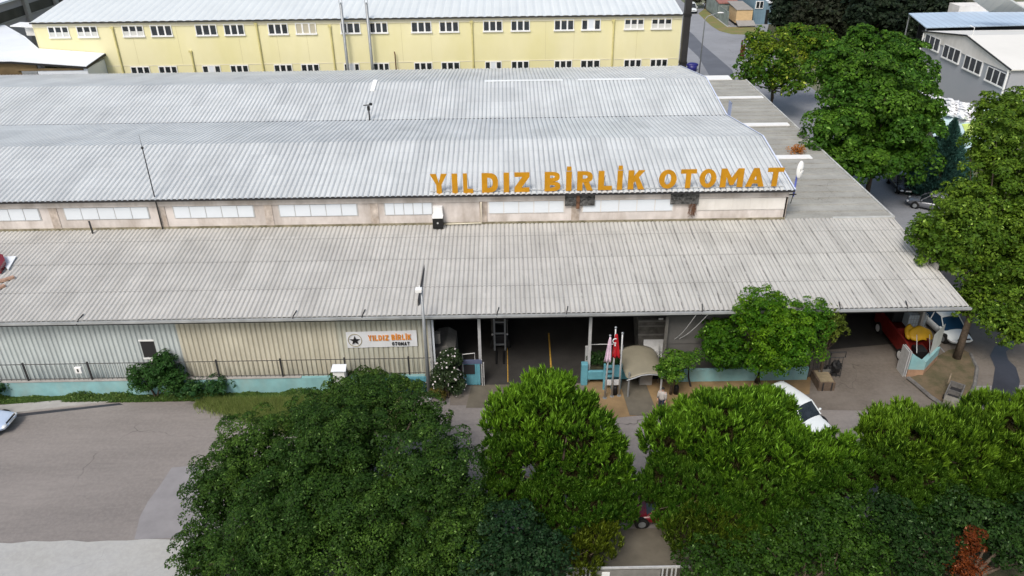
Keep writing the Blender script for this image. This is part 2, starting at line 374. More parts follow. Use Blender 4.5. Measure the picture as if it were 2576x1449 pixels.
sheet('tan_terrace', [tuple(G(*p)[:2]) for p in ((1474, 957), (2040, 948), (2036, 992), (1900, 1000), (1700, 1020), (1660, 1040), (1510, 1055), (1478, 1020))], 'tan', .02, .03)
sheet('entrance_path', [tuple(G(*p)[:2]) for p in ((1555, 950), (1618, 950), (1655, 1045), (1584, 1046))], 'path', .06, .06)
sheet('grass_verge', [(-60, 39.75), (-7, 39.75), (-6.2, 40.4), (-60, 40.4)], 'soil', .03, .05)
sheet('kerb', [tuple(G(*p)[:2]) for p in ((-300, 1037), (0, 1022), (150, 1010), (330, 1002), (330, 1006), (150, 1027), (0, 1045), (-300, 1062))], 'concrete', .10, .12)
sheet('drain_channel', [tuple(G(*p)[:2]) for p in ((-300, 1064), (0, 1046), (150, 1030), (300, 1014), (310, 1018), (150, 1036), (0, 1054), (-300, 1074))], 'wet', .006)
sheet('road_tone_patch', [tuple(G(*p)[:2]) for p in ((1733, 78), (1745, 88), (1767, 112), (1800, 140), (1842, 176), (1850, 200), (1790, 200), (1757, 143), (1731, 118))], 'asphalt_dark', .005)  # darker band lying across the far road
sheet('road_tone_patch', [tuple(G(*p)[:2]) for p in ((432, 1176), (520, 1170), (560, 1350), (338, 1357), (352, 1300), (372, 1262), (402, 1222))], mat('blue_grey_patch', (.235, .228, .24), .9, noise=.12, nscale=.8), .005)
sheet('concrete_path', [tuple(G(*p)[:2]) for p in ((1775, 8), (1786, 22), (1838, 66), (1829, 68), (1790, 38), (1766, 8))], 'pave', .06, .08)
sheet('grass_patch', [tuple(G(*p)[:2]) for p in ((1757, 34), (1775, 20), (1790, 38), (1830, 68), (1900, 68), (1925, 92), (1906, 88), (1841, 86), (1810, 78), (1789, 65), (1774, 51))], mat('dry_grass_ground', (.22, .17, .08), .95, noise=.3, nscale=.4, col2=(.14, .17, .05), bump=.6), .03, .05)
# wet patches at the right
sheet('puddle', [tuple(G(*p)[:2]) for p in ((2502, 872), (2545, 850), (2576, 835), (2600, 840), (2600, 858), (2560, 862), (2530, 885), (2536, 905), (2556, 925), (2566, 960), (2556, 1000), (2535, 1030), (2500, 1040), (2478, 1030), (2466, 1018), (2490, 1000), (2498, 960), (2503, 925), (2490, 895))], 'wet', .014)
sheet('puddle', [tuple(G(*p)[:2]) for p in ((2340, 1030), (2385, 1020), (2400, 1040), (2470, 1040), (2470, 1060), (2330, 1060), (2180, 1036), (2240, 1034))], 'wet', .014)
bed = [tuple(G(*p)[:2]) for p in ((2285, 955), (2320, 945), (2350, 905), (2385, 885), (2415, 880), (2440, 895), (2452, 930), (2448, 965), (2435, 1000), (2415, 1030), (2395, 1040), (2340, 1000))]
sheet('planting_bed', bed, 'earth', .16, .17)
mb = MB()
for pl in (((2283, 955), (2300, 968), (2340, 1003), (2398, 1042)), ((2440, 895), (2456, 930), (2450, 972), (2436, 1004))):
    mb.tube([(*G(*p)[:2], .14) for p in pl], .13, 6)
struct('kerb', mb, 'cartgrey')
sheet('road_apron', [(29.7, 39.95), (46, 39.95), (46, 60), (28.35, 60), (28.35, 51.2), (29.7, 51.2)], 'yard', .004)
mb = MB(); mb.box(.05-.05, .05, 41.2, 50, .018, .02); struct('floor_line', mb, 'yline')
p0, p1 = G(1381, 845), G(1388, 955); mb = MB(); mb.add([(p0[0]-.05, 47, .019), (p0[0]+.05, 47, .019), (p1[0]+.05, 41, .019), (p1[0]-.05, 41, .019)], [(0, 1, 2, 3)]); struct('floor_line', mb, 'yline')

# ------------------------------------------------------------------ the factory
YE, YWALL = 40.4, 41.3
ZE = PY(1290, 790, YE)[2]
XR, XG = 28.0, 20.1                     # right end of the lower roof / of the upper roofs
XL = -62.
sl5 = tan(radians(5.)); t8 = tan(radians(8))
r_ = ray(1290, 562); s_ = (ZE-YE*sl5-CH)/(r_[2]-r_[1]*sl5); YU = (CC+r_*s_)[1]; ZU = ZE+(YU-YE)*sl5
E2 = PY(1290, 490, YU-.5)
def shit(x, y, Y0, z0, t):
    r = ray(x, y); return CC+r*(z0-Y0*t-CH)/(r[2]-r[1]*t)
R1 = shit(1290, 352, E2[1], E2[2], t8); V1 = shit(1290, 298, R1[1], R1[2], -t8); R2 = shit(1290, 203, V1[1], V1[2], t8); B2 = shit(1290, 172, R2[1], R2[2], -t8)
print('factory', ZE, YU, ZU, E2, R1, V1, R2, B2)
fac = thing('factory_building', 'long low factory hall with corrugated twin-gable roof, pale siding and open front bays', 'factory', (0, YWALL, 0))
# roofs
seg = 6
def lin(a, b, n): return [(a[0]+(b[0]-a[0])*i/n, a[1]+(b[1]-a[1])*i/n) for i in range(n+1)]
lp = lin((YE, ZE), (YU, ZU), 3)
o = build('lean_to_roof', corr(XL, XR, [(y-YE, z) for y, z in lp], .30, .05), 'roofL', fac, local=True)
o.location = (0, YE-YWALL, 0)
def gable(name, e, r, b, xr):
    prof = [(e[1], e[2]), (r[1], r[2]), (b[1], b[2])]
    m = corr(XL, xr, prof, .38, .06); m.v = [(x, y-YWALL, z) for x, y, z in m.v]
    return build(name, m, 'roofU', fac, local=True)
gable('metal_roof', E2, R1, V1, XG+.25)
V1b = (0, V1[1]+.06, V1[2]+.0)
gable('metal_roof', V1b, R2, B2, XG+.25)
# ridge and valley flashings, verge trim
mb = MB(); mb.box(XL, XG+.25, V1[1]-.08, V1[1]+.1, V1[2]-.1, V1[2]+.035); build('valley_gutter', mb, 'dark', fac)
for r in (R2,):
    mb = MB()
    for x0, x1 in ((-1.8, 6.), (7.5, 14.2)):
        mb.add([(x0, r[1]-.35, r[2]+.02), (x1, r[1]-.35, r[2]+.02), (x1, r[1], r[2]+.09), (x0, r[1], r[2]+.09), (x1, r[1]+.35, r[2]+.02), (x0, r[1]+.35, r[2]+.02)], [(0, 1, 2, 3), (3, 2, 4, 5)])
    build('ridge_flashing', mb, 'ridgem', fac)
mb = MB(); P_ = [(e[1], e[2]) for e in (E2, R1, V1, R2, B2)]
for (y0, z0), (y1, z1) in zip(P_[:-1], P_[1:]):
    mb.add([(XG+.2, y0, z0+.09), (XG+.32, y0, z0+.09), (XG+.32, y1, z1+.09), (XG+.2, y1, z1+.09), (XG+.32, y0, z0-.14), (XG+.32, y1, z1-.14)], [(0, 1, 2, 3), (1, 4, 5, 2)])
build('verge_trim', mb, mat('blue_white_trim', (.60, .66, .82), .5), fac)
# gable wall
mb = MB(); mb.prism([(YU, 5.)]+[(YU, E2[2]-.06)]+[(y, z-.06) for y, z in P_[1:]]+[(B2[1], 5.)], XG-.1, XG, 'x'); build('gable_wall', mb, 'offwhite', fac)
# side flat roof with steps
zf = ZU
mb = MB(); y = YU+.02; k = 0
while y < B2[1]-.3:
    y1 = min(y+1.25, B2[1]-.3); za = zf+.03; zb = zf-.02
    mb.add([(XG, y, za), (XR, y, za), (XR, y1, zb), (XG, y1, zb), (XG, y, za-.06), (XR, y, za-.06)], [(0, 1, 2, 3), (4, 5, 1, 0)]); y = y1
build('side_roof', mb, 'roofF', fac)
for (xa, ya), (xb, yb), wd in (((1815, 240), (1925, 250), .35), ((1868, 308), (1990, 318), .42), ((1944, 391), (2045, 399), .42), ((1782, 188), (1845, 203), .9)):
    a, b = G(xa, ya, zf+.08), G(xb, yb, zf+.08); mb = MB(); yy = (a[1]+b[1])/2
    mb.box(XG+.05, b[0], yy-wd, yy+wd, zf+.03, zf+.12); build('skylight_strip', mb, 'white', fac)
mb = MB(); mb.box(XR-.02, XR+.12, YU, B2[1]-.3, zf-.25, zf+.1); mb.box(23.6, XR+.05, YU-.16, YU+.12, zf, zf+.1); build('roof_edge_flashing', mb, mat('weathered_flashing', (.47, .48, .47), .7, noise=.25, nscale=1.), fac)
mb = MB()
mb.box(XR-.25, XR-.1, YWALL+3, B2[1]-.4, 0, zf-.1); mb.box(XL, XG-.1, B2[1]-.6, B2[1]-.4, 0, B2[2]-.1); mb.box(XG-.1, XR-.3, B2[1]-.6, B2[1]-.4, 0, zf-.12); build('side_wall', mb, 'concrete', fac)
# upper clerestory wall
zt = E2[2]-.02
def WX(x): return PY(x, 540, YU)[0]
mb = MB(); mb.box(XL, XG, YU, YU+.25, ZU-.3, zt); build('upper_wall', mb, 'pink', fac)
mb = MB(); mb.box(XL, XG+.02, YU-.12, YU-.002, zt-.62, zt-.03); build('wall_beam', mb, 'pink', fac)
PILM = mat('stained_pilaster', (.52, .46, .42), .9, noise=.35, nscale=1.5, extra=wall_stain((.20, .14, .09), .7, 1.1, (1, 1, .5)))
for a in (-130, 136, 408, 677, 943, 1216, 1447): mb = MB(); mb.box(WX(a)-.28, WX(a)+.28, YU-.05, YU-.003, ZU, zt-.63); build('pilaster', mb, PILM, fac)
mb = MB(); mb.box(WX(1975), XG, YU-.05, YU-.003, ZU, zt-.63); build('pilaster', mb, PILM, fac)
for a, b in ((-360, -170), (-90, 100), (165, 375), (440, 640), (705, 900), (970, 1088), (1230, 1418), (1465, 1690), (1752, 1968)):
    x0, x1 = WX(a), WX(b); z0, z1 = zt-1.55, zt-.68
    fr = MB(); fr.box(x0-.05, x1+.05, YU-.035, YU-.001, z0-.05, z1+.02); f = build('window', fr, 'pale_steel' if b < 1200 else 'offwhite', fac)
    pn = MB(); n = 5
    for i in range(n):
        w_ = (x1-x0)/n; pn.box(x0+i*w_+.03, x0+(i+1)*w_-.03, YU-.06-.006*(i % 2), YU-.037, z0, z1-.012*((i*7) % 3))
    build('pane', pn, 'whitep' if b < 1700 else 'offwhite', f)
mb = MB(); mb.box(XL, XG, YU-.1, YU+.0, ZU-.02, ZU+.16); build('wall_flashing', mb, mat('mossy_flashing', (.30, .27, .20), .95, noise=.5, nscale=2, col2=(.10, .09, .05)), fac)
# burnt holes under the eave
for (a, b) in ((1420, 1494), (1682, 1752)):
    x0, x1 = WX(a), WX(b)
    mb = MB(); mb.box(x0, x1, YU-.20, YU-.13, zt-1.02, zt+.0); mb.box(x0+.1, x1-.1, YU-.24, YU-.2, zt-.5, zt-.42)
    for i in range(16):
        cx = random.uniform(x0+.1, x1-.1); cz = random.uniform(zt-.95, zt-.1); mb.sphere((cx, YU-.2, cz), (.12, .06, .09), 6, 4, .6)
    q = build('broken_panel', mb, 'soot', fac)
mb = MB(); x0 = WX(1452); mb.box(x0-.12, x0+.12, YU-.32, YU-.245, zt-1.2, zt); build('rusty_post', mb, 'rust', fac)
# eave line, gutters
mb = MB(); mb.box(XL, XG+.25, E2[1]-.02, E2[1]+.12, E2[2]-.12, E2[2]-.005); build('eave_trim', mb, 'dark', fac)
mb = MB(); x = XL
g = MB()
pr = [(-.17, .02), (-.17, -.12), (-.12, -.17), (-.02, -.17), (.02, -.10), (.02, .0), (-.01, .0), (-.03, -.10), (-.10, -.13), (-.13, -.10), (-.13, .02)]
g.prism([(YE+a, ZE-.02+b) for a, b in pr], XL, XR+.1, 'x'); build('gutter', g, 'gutter', fac)
mb = MB(); mb.box(XL, XR, YE+.03, YE+.12, ZE-.34, ZE-.06); build('eave_beam', mb, 'dark', fac)
for px in (190, 735, 910, 1250, 1425, 1765, 2110, 2278):
    p = PY(px, 790, YE); mb = MB(); mb.tube([(p[0]-.05, YE-.2, ZE-.18), (p[0]+.02, YE+.05, ZE+.06), (p[0]+.12, YE+.55, ZE+.16)], .035, 5); build('gutter_bracket', mb, 'dark', fac)
# siding wall (left part), with hole
def BX(x, y=860, Y=YWALL): return PY(x, y, Y)[0]
xs0, xs1, xs2, xs3 = XL, BX(452), BX(850), BX(1084, 800)
hx0, hx1 = BX(357, 878), BX(392, 878); hz1, hz0 = PY(372, 857, YWALL)[2], PY(380, 898, YWALL)[2]
zt2 = ZE+.0
def siding(x0, x1, z0, z1):
    m = MB(); k0 = math.floor(x0/.31); xs = [(x0, 0.)]
    for k in range(k0, int(x1/.31)+2):
        for fx, h in ((.1, 0), (.22, 1), (.78, 1), (.9, 0)):
            x = (k+fx)*.31
            if x0 < x < x1: xs.append((x, h*.05))
    xs.append((x1, 0.))
    m.grid([[(x, YWALL-h, z0) for x, h in xs], [(x, YWALL-h, z1) for x, h in xs]]); return m
m1 = siding(xs0, hx0, 0, zt2); m2 = siding(hx1, xs1, 0, zt2); m3 = siding(hx0, hx1, 0, hz0); m4 = siding(hx0, hx1, hz1, zt2)
for q in (m2, m3, m4): m1.add(q.v, q.f)
build('siding_wall', m1, 'sideW', fac)
build('siding_wall', siding(xs1, xs2, 0, zt2), 'sideC', fac)
build('siding_wall', siding(xs2, xs3, 0, zt2), 'sideG', fac)
mb = MB(); mb.box(hx0-.2, hx1+.2, YWALL+.3, YWALL+.35, hz0-.3, hz1+.3); f = build('window_opening', mb, 'black', fac)
mb = MB(); mb.box(hx0-.05, hx1+.05, YWALL-.08, YWALL-.051, hz1, hz1+.12); build('window_trim', mb, 'white', f); mb = MB(); mb.box(hx0-.05, hx1+.05, YWALL-.08, YWALL-.051, hz0-.12, hz0); build('window_trim', mb, 'white', f)
mb = MB(); mb.box(xs3, xs3+.12, YWALL-.06, YWALL+.1, 0, ZE-.1); mb.box(xs3-.55, xs3-.5, YWALL-.09, YWALL-.052, 0, ZE-.1); build('corner_trim', mb, 'whitep', fac)
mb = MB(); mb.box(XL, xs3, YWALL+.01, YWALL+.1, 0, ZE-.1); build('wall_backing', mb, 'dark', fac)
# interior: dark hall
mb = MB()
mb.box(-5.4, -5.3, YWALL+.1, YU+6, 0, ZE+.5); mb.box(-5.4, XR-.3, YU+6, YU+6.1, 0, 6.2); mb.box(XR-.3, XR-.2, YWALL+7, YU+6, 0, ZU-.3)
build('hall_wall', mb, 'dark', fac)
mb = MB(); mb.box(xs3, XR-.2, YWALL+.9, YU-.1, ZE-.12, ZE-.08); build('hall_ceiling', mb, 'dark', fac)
# columns
for px, top, bot, m_ in ((1207, 797, 948, 'pale_steel'), (1483, 790, 950, 'pale_steel'), (1083, 797, 955, 'pale_steel'), (1672, 790, 950, 'shed'), (2030, 785, 950, 'steel')):
    p = PY(px, 870, YWALL-.1); mb = MB(); mb.box(p[0]-.09, p[0]+.09, YWALL-.19, YWALL-.01, 0, ZE-.1); build('column', mb, m_, fac)
# grey partition right of the shed
x0, x1 = BX(1680, 840), BX(1960, 840)
mb = MB(); mb.box(x0, x1, YWALL+.15, YWALL+.25, 2.6, ZE-.15); mb.box(x0, x1, YWALL+.2, YWALL+.28, 0, 2.58); build('partition', mb, 'dirtypanel', fac)

# ------------------------------------------------------------------ lettering

def ringpoly(x0, x1, z0, z1, tx, tz, a0=0, a1=360, n=20):
    """thick elliptical ring as convex quads"""
    cx, cz, rx, rz = (x0+x1)/2, (z0+z1)/2, (x1-x0)/2, (z1-z0)/2; out = []
    for i in range(n):
        a, b = radians(a0+(a1-a0)*i/n), radians(a0+(a1-a0)*(i+1)/n)
        out.append([(cx+(rx-tx)*cos(a), cz+(rz-tz)*sin(a)), (cx+rx*cos(a), cz+rz*sin(a)), (cx+rx*cos(b), cz+rz*sin(b)), (cx+(rx-tx)*cos(b), cz+(rz-tz)*sin(b))])
    return out
def bowl(x0, x1, z0, z1, tx, tz, n=9):
    out = []; cz = (z0+z1)/2; rz = (z1-z0)/2; rx = x1-x0
    for i in range(n):
        a, b = radians(-90+180*i/n), radians(-90+180*(i+1)/n); e = .75
        f = lambda t, r, q: (x0+r*abs(cos(t))**e, cz+q*math.copysign(abs(sin(t))**e, sin(t)))
        out.append([f(a, rx-tx, rz-tz), f(a, rx, rz), f(b, rx, rz), f(b, rx-tx, rz-tz)])
    return out
GL = {'I': [[(0, 0), (1, 0), (1, 1), (0, 1)]],
 'Y': [[(.34, 0), (.66, 0), (.66, .46), (.34, .46)], [(0, 1), (.34, .46), (.52, .46), (.36, 1)], [(.64, 1), (.48, .46), (.66, .46), (1, 1)]],
 'L': [[(0, 0), (.42, 0), (.42, 1), (0, 1)], [(.42, 0), (1, 0), (1, .2), (.42, .2)]],
 'D': [[(0, 0), (.34, 0), (.34, 1), (0, 1)]]+bowl(.34, 1, 0, 1, .33, .22),
 'Z': [[(0, .79), (1, .79), (1, 1), (0, 1)], [(0, 0), (1, 0), (1, .21), (0, .21)], [(0, .21), (.46, .21), (1, .79), (.54, .79)]],
 'B': [[(0, 0), (.34, 0), (.34, 1), (0, 1)]]+bowl(.34, .95, .5, 1, .30, .17)+bowl(.34, 1, 0, .5, .33, .17),
 'R': [[(0, 0), (.34, 0), (.34, 1), (0, 1)]]+bowl(.34, .97, .42, 1, .31, .18)+[[(.40, .40), (.62, 0), (1, 0), (.74, .44)]],
 'K': [[(0, 0), (.34, 0), (.34, 1), (0, 1)], [(.34, .36), (.98, 1), (.62, 1), (.34, .68)], [(.40, .52), (.62, 0), (1, 0), (.62, .68)]],
 'O': ringpoly(0, 1, 0, 1, .31, .2), 'T': [[(0, .79), (1, .79), (1, 1), (0, 1)], [(.34, 0), (.66, 0), (.66, .79), (.34, .79)]],
 'M': [[(0, 0), (.25, 0), (.25, 1), (0, 1)], [(.75, 0), (1, 0), (1, 1), (.75, 1)], [(.25, 1), (.25, .58), (.42, .12), (.5, .12), (.5, .5)], [(.75, 1), (.5, .5), (.5, .12), (.58, .12), (.75, .58)]],
 'A': [[(0, 0), (.30, 0), (.62, 1), (.36, 1)], [(.70, 0), (1, 0), (.64, 1), (.5, .82), (.5, .62)], [(.30, .18), (.74, .18), (.68, .36), (.36, .36)]]}
GL['İ'] = [[(0, 0), (1, 0), (1, .80), (0, .80)], [(0, .86), (1, .86), (1, 1), (0, 1)]]
def glyph(mb, ch, x0, x1, z0, z1, y, depth):
    for i, p in enumerate(GL[ch]):
        o = .0015*(i % 3); mb.prism([(x0+a*(x1-x0), z0+b*(z1-z0)) for a, b in p], y-depth/2-o, y+depth/2+o, 'y')
def word(mb, txt, x0, x1, z0, z1, y, depth=.02):
    ws = [{'I': .42, 'İ': .42, 'M': 1.25, 'L': .8}.get(c, 1.) for c in txt]; tot = sum(ws)+.22*(len(txt)-1); k = (x1-x0)/tot; x = x0
    for c, w_ in zip(txt, ws): glyph(mb, c, x, x+w_*k, z0, z1*1. if c != 'İ' else z1+.18*(z1-z0), y, depth); x += (w_+.22)*k
# roof sign
YL = E2[1]+.30
rs = thing('roof_sign', 'row of big orange capital letters standing on the front eave of the metal roof', 'sign', tuple(PY(1530, 480, YL)))
LET = [('Y', 1083, 1125), ('I', 1137, 1151), ('L', 1165, 1190), ('D', 1212, 1253), ('I', 1267, 1281), ('Z', 1294, 1332), ('B', 1370, 1410), ('İ', 1424, 1438), ('R', 1452, 1492), ('L', 1505, 1540), ('İ', 1553, 1566), ('K', 1580, 1622), ('O', 1658, 1702), ('T', 1712, 1751), ('O', 1760, 1802), ('M', 1813, 1870), ('A', 1878, 1924), ('T', 1930, 1970)]
for ch, a, b in LET:
    xm = (a+b)/2; yt = 438-(xm-1100)*.0185; yb = 487-(xm-1100)*.0225
    p0, p1, pt, pb = PY(a, (yt+yb)/2, YL), PY(b, (yt+yb)/2, YL), PY(xm, yt, YL), PY(xm, yb, YL)
    mb = MB(); glyph(mb, 'I' if ch == 'İ' else ch, p0[0], p1[0], pb[2], pt[2], YL, .12)
    if ch == 'İ': mb.box(p0[0]+.04, p1[0]-.04, YL-.06, YL+.06, pt[2]+.07, pt[2]+.36)
    build('letter', mb, 'orange', rs)
    mb = MB(); xa = (p0[0]+p1[0])/2
    mb.tube([(xa, YL+.1, pt[2]-.35), (xa, YL+.75, E2[2]+.13)], .02, 4); mb.tube([(xa, YL+.05, pb[2]+.3), (xa, YL+.05, E2[2]+.02)], .02, 4); build('strut', mb, 'steel', rs)
pz0 = PY(1083, 490, YL)[0]; pz1 = PY(1972, 470, YL)[0]
mb = MB(); mb.box(pz0, pz1, YL+.07, YL+.11, E2[2]+.16, E2[2]+.22); build('sign_rail', mb, 'pale_steel', rs)
# banner on the siding
YB = YWALL-.10
bx0, bx1 = PY(872, 855, YB)[0], PY(1049, 852, YB)[0]; bz1, bz0 = PY(960, 834, YB)[2], PY(960, 874, YB)[2]
bn = thing('wall_banner', 'white banner with black star emblem and orange lettering on the pale siding', 'banner', ((bx0+bx1)/2, YB, bz0))
mb = MB(); n = 24
rows = [[(bx0+(bx1-bx0)*i/n, YB+.012*sin(i*.9)+s, z+.05*(i/n)) for i in range(n+1)] for z, s in ((bz0, 0), ((bz0+bz1)/2, -.02), (bz1, 0))]
mb.grid(rows); build('banner_sheet', mb, 'banner', bn, mods=[('SOLIDIFY', {'thickness': .012})])
bw = bx1-bx0; bh = bz1-bz0
cx, cz = bx0+.12*bw, bz0+.5*bh
mb = MB(); R_ = [(cx+(.095*bw)*cos(t), YB-.05, cz+.38*bh*sin(t)) for t in np.linspace(0, 2*pi, 33)]; mb.tube(R_, .02, 4, False); build('emblem_ring', mb, 'gold', bn)
mb = MB(); st = []
for k in range(10):
    r = (.30 if k % 2 == 0 else .12)*bh; t = pi/2+k*pi/5; st.append((cx+r*cos(t), cz+r*sin(t)-.02))
mb.prism(st, YB-.065, YB-.05, 'y'); build('star_emblem', mb, 'ink', bn)
mb = MB(); word(mb, 'YILDIZ', bx0+.31*bw, bx0+.60*bw, bz0+.46*bh, bz0+.80*bh, YB-.055); word(mb, 'BİRLİK', bx0+.64*bw, bx0+.92*bw, bz0+.48*bh, bz0+.82*bh, YB-.055); build('lettering', mb, 'orange2', bn)
mb = MB(); word(mb, 'OTOMAT', bx0+.64*bw, bx0+.89*bw, bz0+.14*bh, bz0+.36*bh, YB-.055); build('lettering', mb, 'ink', bn)

# ------------------------------------------------------------------ things on the factory roof
def pipe(name, label, cat, pts, r, m, grp=None, n=6):
    mb = MB(); mb.tube(pts, r, n); return tag(build(name, mb, m, loc=tuple(pts[0]), smooth=True), label, cat, grp)
b0 = PY(408, 572, YU-.15); t0 = PY(352, 345, YU-.15)
lr = thing('lightning_rod', 'tall thin dark rod rising from the clerestory wall in front of the left roof', 'mast', (b0[0], YU-.15, ZU))
mb = MB(); mb.tube([(b0[0], YU-.15, ZU), (b0[0], YU-.15, t0[2]-.8)], [.05, .035], 6); build('pole', mb, 'dark', lr)
mb = MB(); mb.tube([(b0[0], YU-.15, t0[2]-.8), (b0[0], YU-.15, t0[2]+.2)], [.02, .008], 5); mb.sphere((b0[0], YU-.15, t0[2]-.75), .1, 8, 6); build('tip', mb, 'dark', lr)
p = PY(230, 575, YU-.6); pipe('vent_pipe', 'short black vent pipe at the top of the lower roof', 'pipe', [(p[0], YU-.6, ZU-.1), (p[0]-.02, YU-.6, ZU+.95)], .07, 'dark')
p = PY(930, 300, V1[1]); ms = thing('antenna_mast', 'small dark antenna post standing in the valley between the metal roofs', 'antenna', (p[0], V1[1], V1[2]))
mb = MB(); mb.tube([(p[0], V1[1], V1[2]), (p[0], V1[1], V1[2]+1.35)], .07, 6); build('pole', mb, 'dark', ms)
mb = MB(); mb.box(p[0]-.12, p[0]+.12, V1[1]-.1, V1[1]+.1, V1[2]+.95, V1[2]+1.3); mb.tube([(p[0]-.45, V1[1], V1[2]+1.4), (p[0]+.3, V1[1], V1[2]+1.45)], .05, 6); mb.box(p[0]+.1, p[0]+.36, V1[1]-.08, V1[1]+.08, V1[2]+1.4, V1[2]+1.6); build('antenna_head', mb, 'black', ms)
p = shit(941, 216, V1[1], V1[2], t8); mb = MB(); mb.slab([(p[0]-.22, p[1]-1.3, p[2]-1.3*t8+.14), (p[0]+.22, p[1]-1.3, p[2]-1.3*t8+.14), (p[0]+.22, p[1]+1.2, p[2]+1.2*t8+.14), (p[0]-.22, p[1]+1.2, p[2]+1.2*t8+.14)], .12)
tag(build('roof_hatch', mb, 'white', loc=(p[0], p[1], p[2])), 'narrow white hatch lying on the rear metal roof slope', 'hatch')
# satellite dish and bracket at the right corner
p = PY(1985, 470, YU+.3); ds = thing('satellite_dish', 'white satellite dish on a blue post at the gable corner of the sign roof', 'dish', (XG+.35, YU-.1, E2[2]-1.2))
mb = MB(); mb.tube([(XG+.35, YU-.1, E2[2]-.6), (XG+.35, YU-.1, E2[2]+1.1)], .07, 8); build('post', mb, mat('blue_post', (.10, .13, .45), .5), ds)
mb = MB(); rows = []
for j in range(6):
    rr = .08+.11*j; rows.append([(XG+.42+rr*.38*cos(t), YU-.3-.12*(1-(j/5)**2)+.1*0, E2[2]+1.45+rr*1.05*sin(t)) for t in np.linspace(0, 2*pi, 17)])
mb.grid(rows); build('dish', mb, 'white', ds, smooth=True, mods=[('SOLIDIFY', {'thickness': .02})])
mb = MB(); mb.tube([(XG+.02, YU-.15, E2[2]-.45), (XG+.5, YU-.2, E2[2]-.4)], .05, 5); mb.tube([(XG+.3, YU-.2, E2[2]-.4), (XG+.2, YU-.2, E2[2]-1.1)], .03, 5); build('bracket', mb, 'black', ds)
p = PX(1836, 272, XG+.4); mb = MB()
for a, b, c, d_ in ((0, .06, 0, 1.3), (.8, .86, 0, 1.3)): mb.box(XG+.35, XG+.42, p[1]-.5+a, p[1]-.5+b, p[2]-.7+c, p[2]-.7+d_)
mb.box(XG+.35, XG+.42, p[1]-.5, p[1]+.36, p[2]-.7, p[2]-.64); mb.box(XG+.35, XG+.42, p[1]-.5, p[1]+.36, p[2]+.55, p[2]+.6)
mb.box(XG+.37, XG+.39, p[1]-.45, p[1]+.31, p[2]-.64, p[2]+.55)
tag(build('access_hatch', mb, mat('blue_grey_frame', (.25, .29, .42), .5), loc=(XG+.38, p[1], p[2]-.7)), 'blue-grey framed hatch panel fixed at the right gable end by the roof valley', 'hatch')
# air cooler with duct
a0, a1 = PY(1087, 540, YU-.8), PY(1113, 540, YU-.8)
ac = thing('air_cooler', 'black-fronted air cooler box with white top under the sign letters', 'air conditioner', (a0[0], YU-.9, ZU))
mb = MB(); mb.box(a0[0], a1[0], YU-.85, YU-.25, ZU+.05, ZU+.85); build('casing', mb, 'black', ac, mods=BEV)
mb = MB(); mb.box(a0[0]-.02, a1[0]+.02, YU-.88, YU-.22, ZU+.86, ZU+.95); mb.box(a0[0]+.05, a1[0]-.02, YU-.5, YU-.14, ZU+.95, ZU+1.55); build('top_cover', mb, 'white', ac)
mb = MB(); mb.cyl(((a0[0]+a1[0])/2, YU-.87, ZU+.5), .07, .02, 12, 'y'); build('fan_hub', mb, 'pale_steel', ac)
x2 = WX(1211); pipe('drain_pipe', 'cream L-shaped pipe running along the wall foot from the air cooler', 'pipe', [(a1[0]+.05, YU-.3, ZU+.16), (x2, YU-.3, ZU+.2), (x2, YU-.26, zt-.6)], .055, mat('cream_pipe', (.62, .58, .47), .6))
# dead vine on the wall
mb = MB()
vx = WX(1738)
for k in range(26):
    x = vx+random.gauss(0, .12); p_ = [(x, YU-.25, zt-1.0)]
    for j in range(5): p_.append((p_[-1][0]+random.gauss(0, .07), YU-.2-random.random()*.08, p_[-1][2]-random.uniform(.08, .24)))
    mb.tube(p_, .018, 3)
tag(build('dead_vine', mb, 'rust', loc=(vx, YU-.2, ZU)), 'dry brown vine hanging from the burnt hole near the right end of the upper wall', 'vine')
# left edge of the lower roof: red sheet and rubble
def LR(x, y): return shit(x, y, YE, ZE+.05, sl5)
q = [LR(-60, 640), LR(12, 655), LR(18, 668), LR(4, 690), LR(-70, 690)]
mb = MB(); mb.slab([(p[0], p[1], p[2]+.45) for p in q], .4); tag(build('metal_box', mb, 'darkred', loc=tuple(q[1])), 'dark red metal box lying on the lower roof at the left picture edge', 'box')
q = [LR(4, 650), LR(42, 648), LR(22, 682), LR(8, 668)]
mb = MB(); mb.slab([(p[0], p[1], p[2]+.12) for p in q], .06); tag(build('metal_sheet', mb, 'roofW', loc=tuple(q[0])), 'pale metal sheet lying beside the red box on the lower roof', 'sheet')
for i, (a, b) in enumerate(((8, 708), (27, 702), (4, 724))):
    p = LR(a, b); mb = MB(); mb.box(p[0]-.22, p[0]+.22, p[1]-.14, p[1]+.14, p[2]+.02, p[2]+.15, rot=.6+i*.15)
    tag(build('brick', mb, mat('brick', (.42, .27, .2), .9, noise=.4, nscale=3) if i == 0 else bpy.data.materials['brick'], loc=tuple(p)), ('loose brick just below the red box on the lower roof, middle of three', 'loose brick below the pale sheet on the lower roof, rightmost of three', 'loose brick lowest of the three below the red box on the lower roof')[i], 'brick', 'loose bricks on the lower roof')

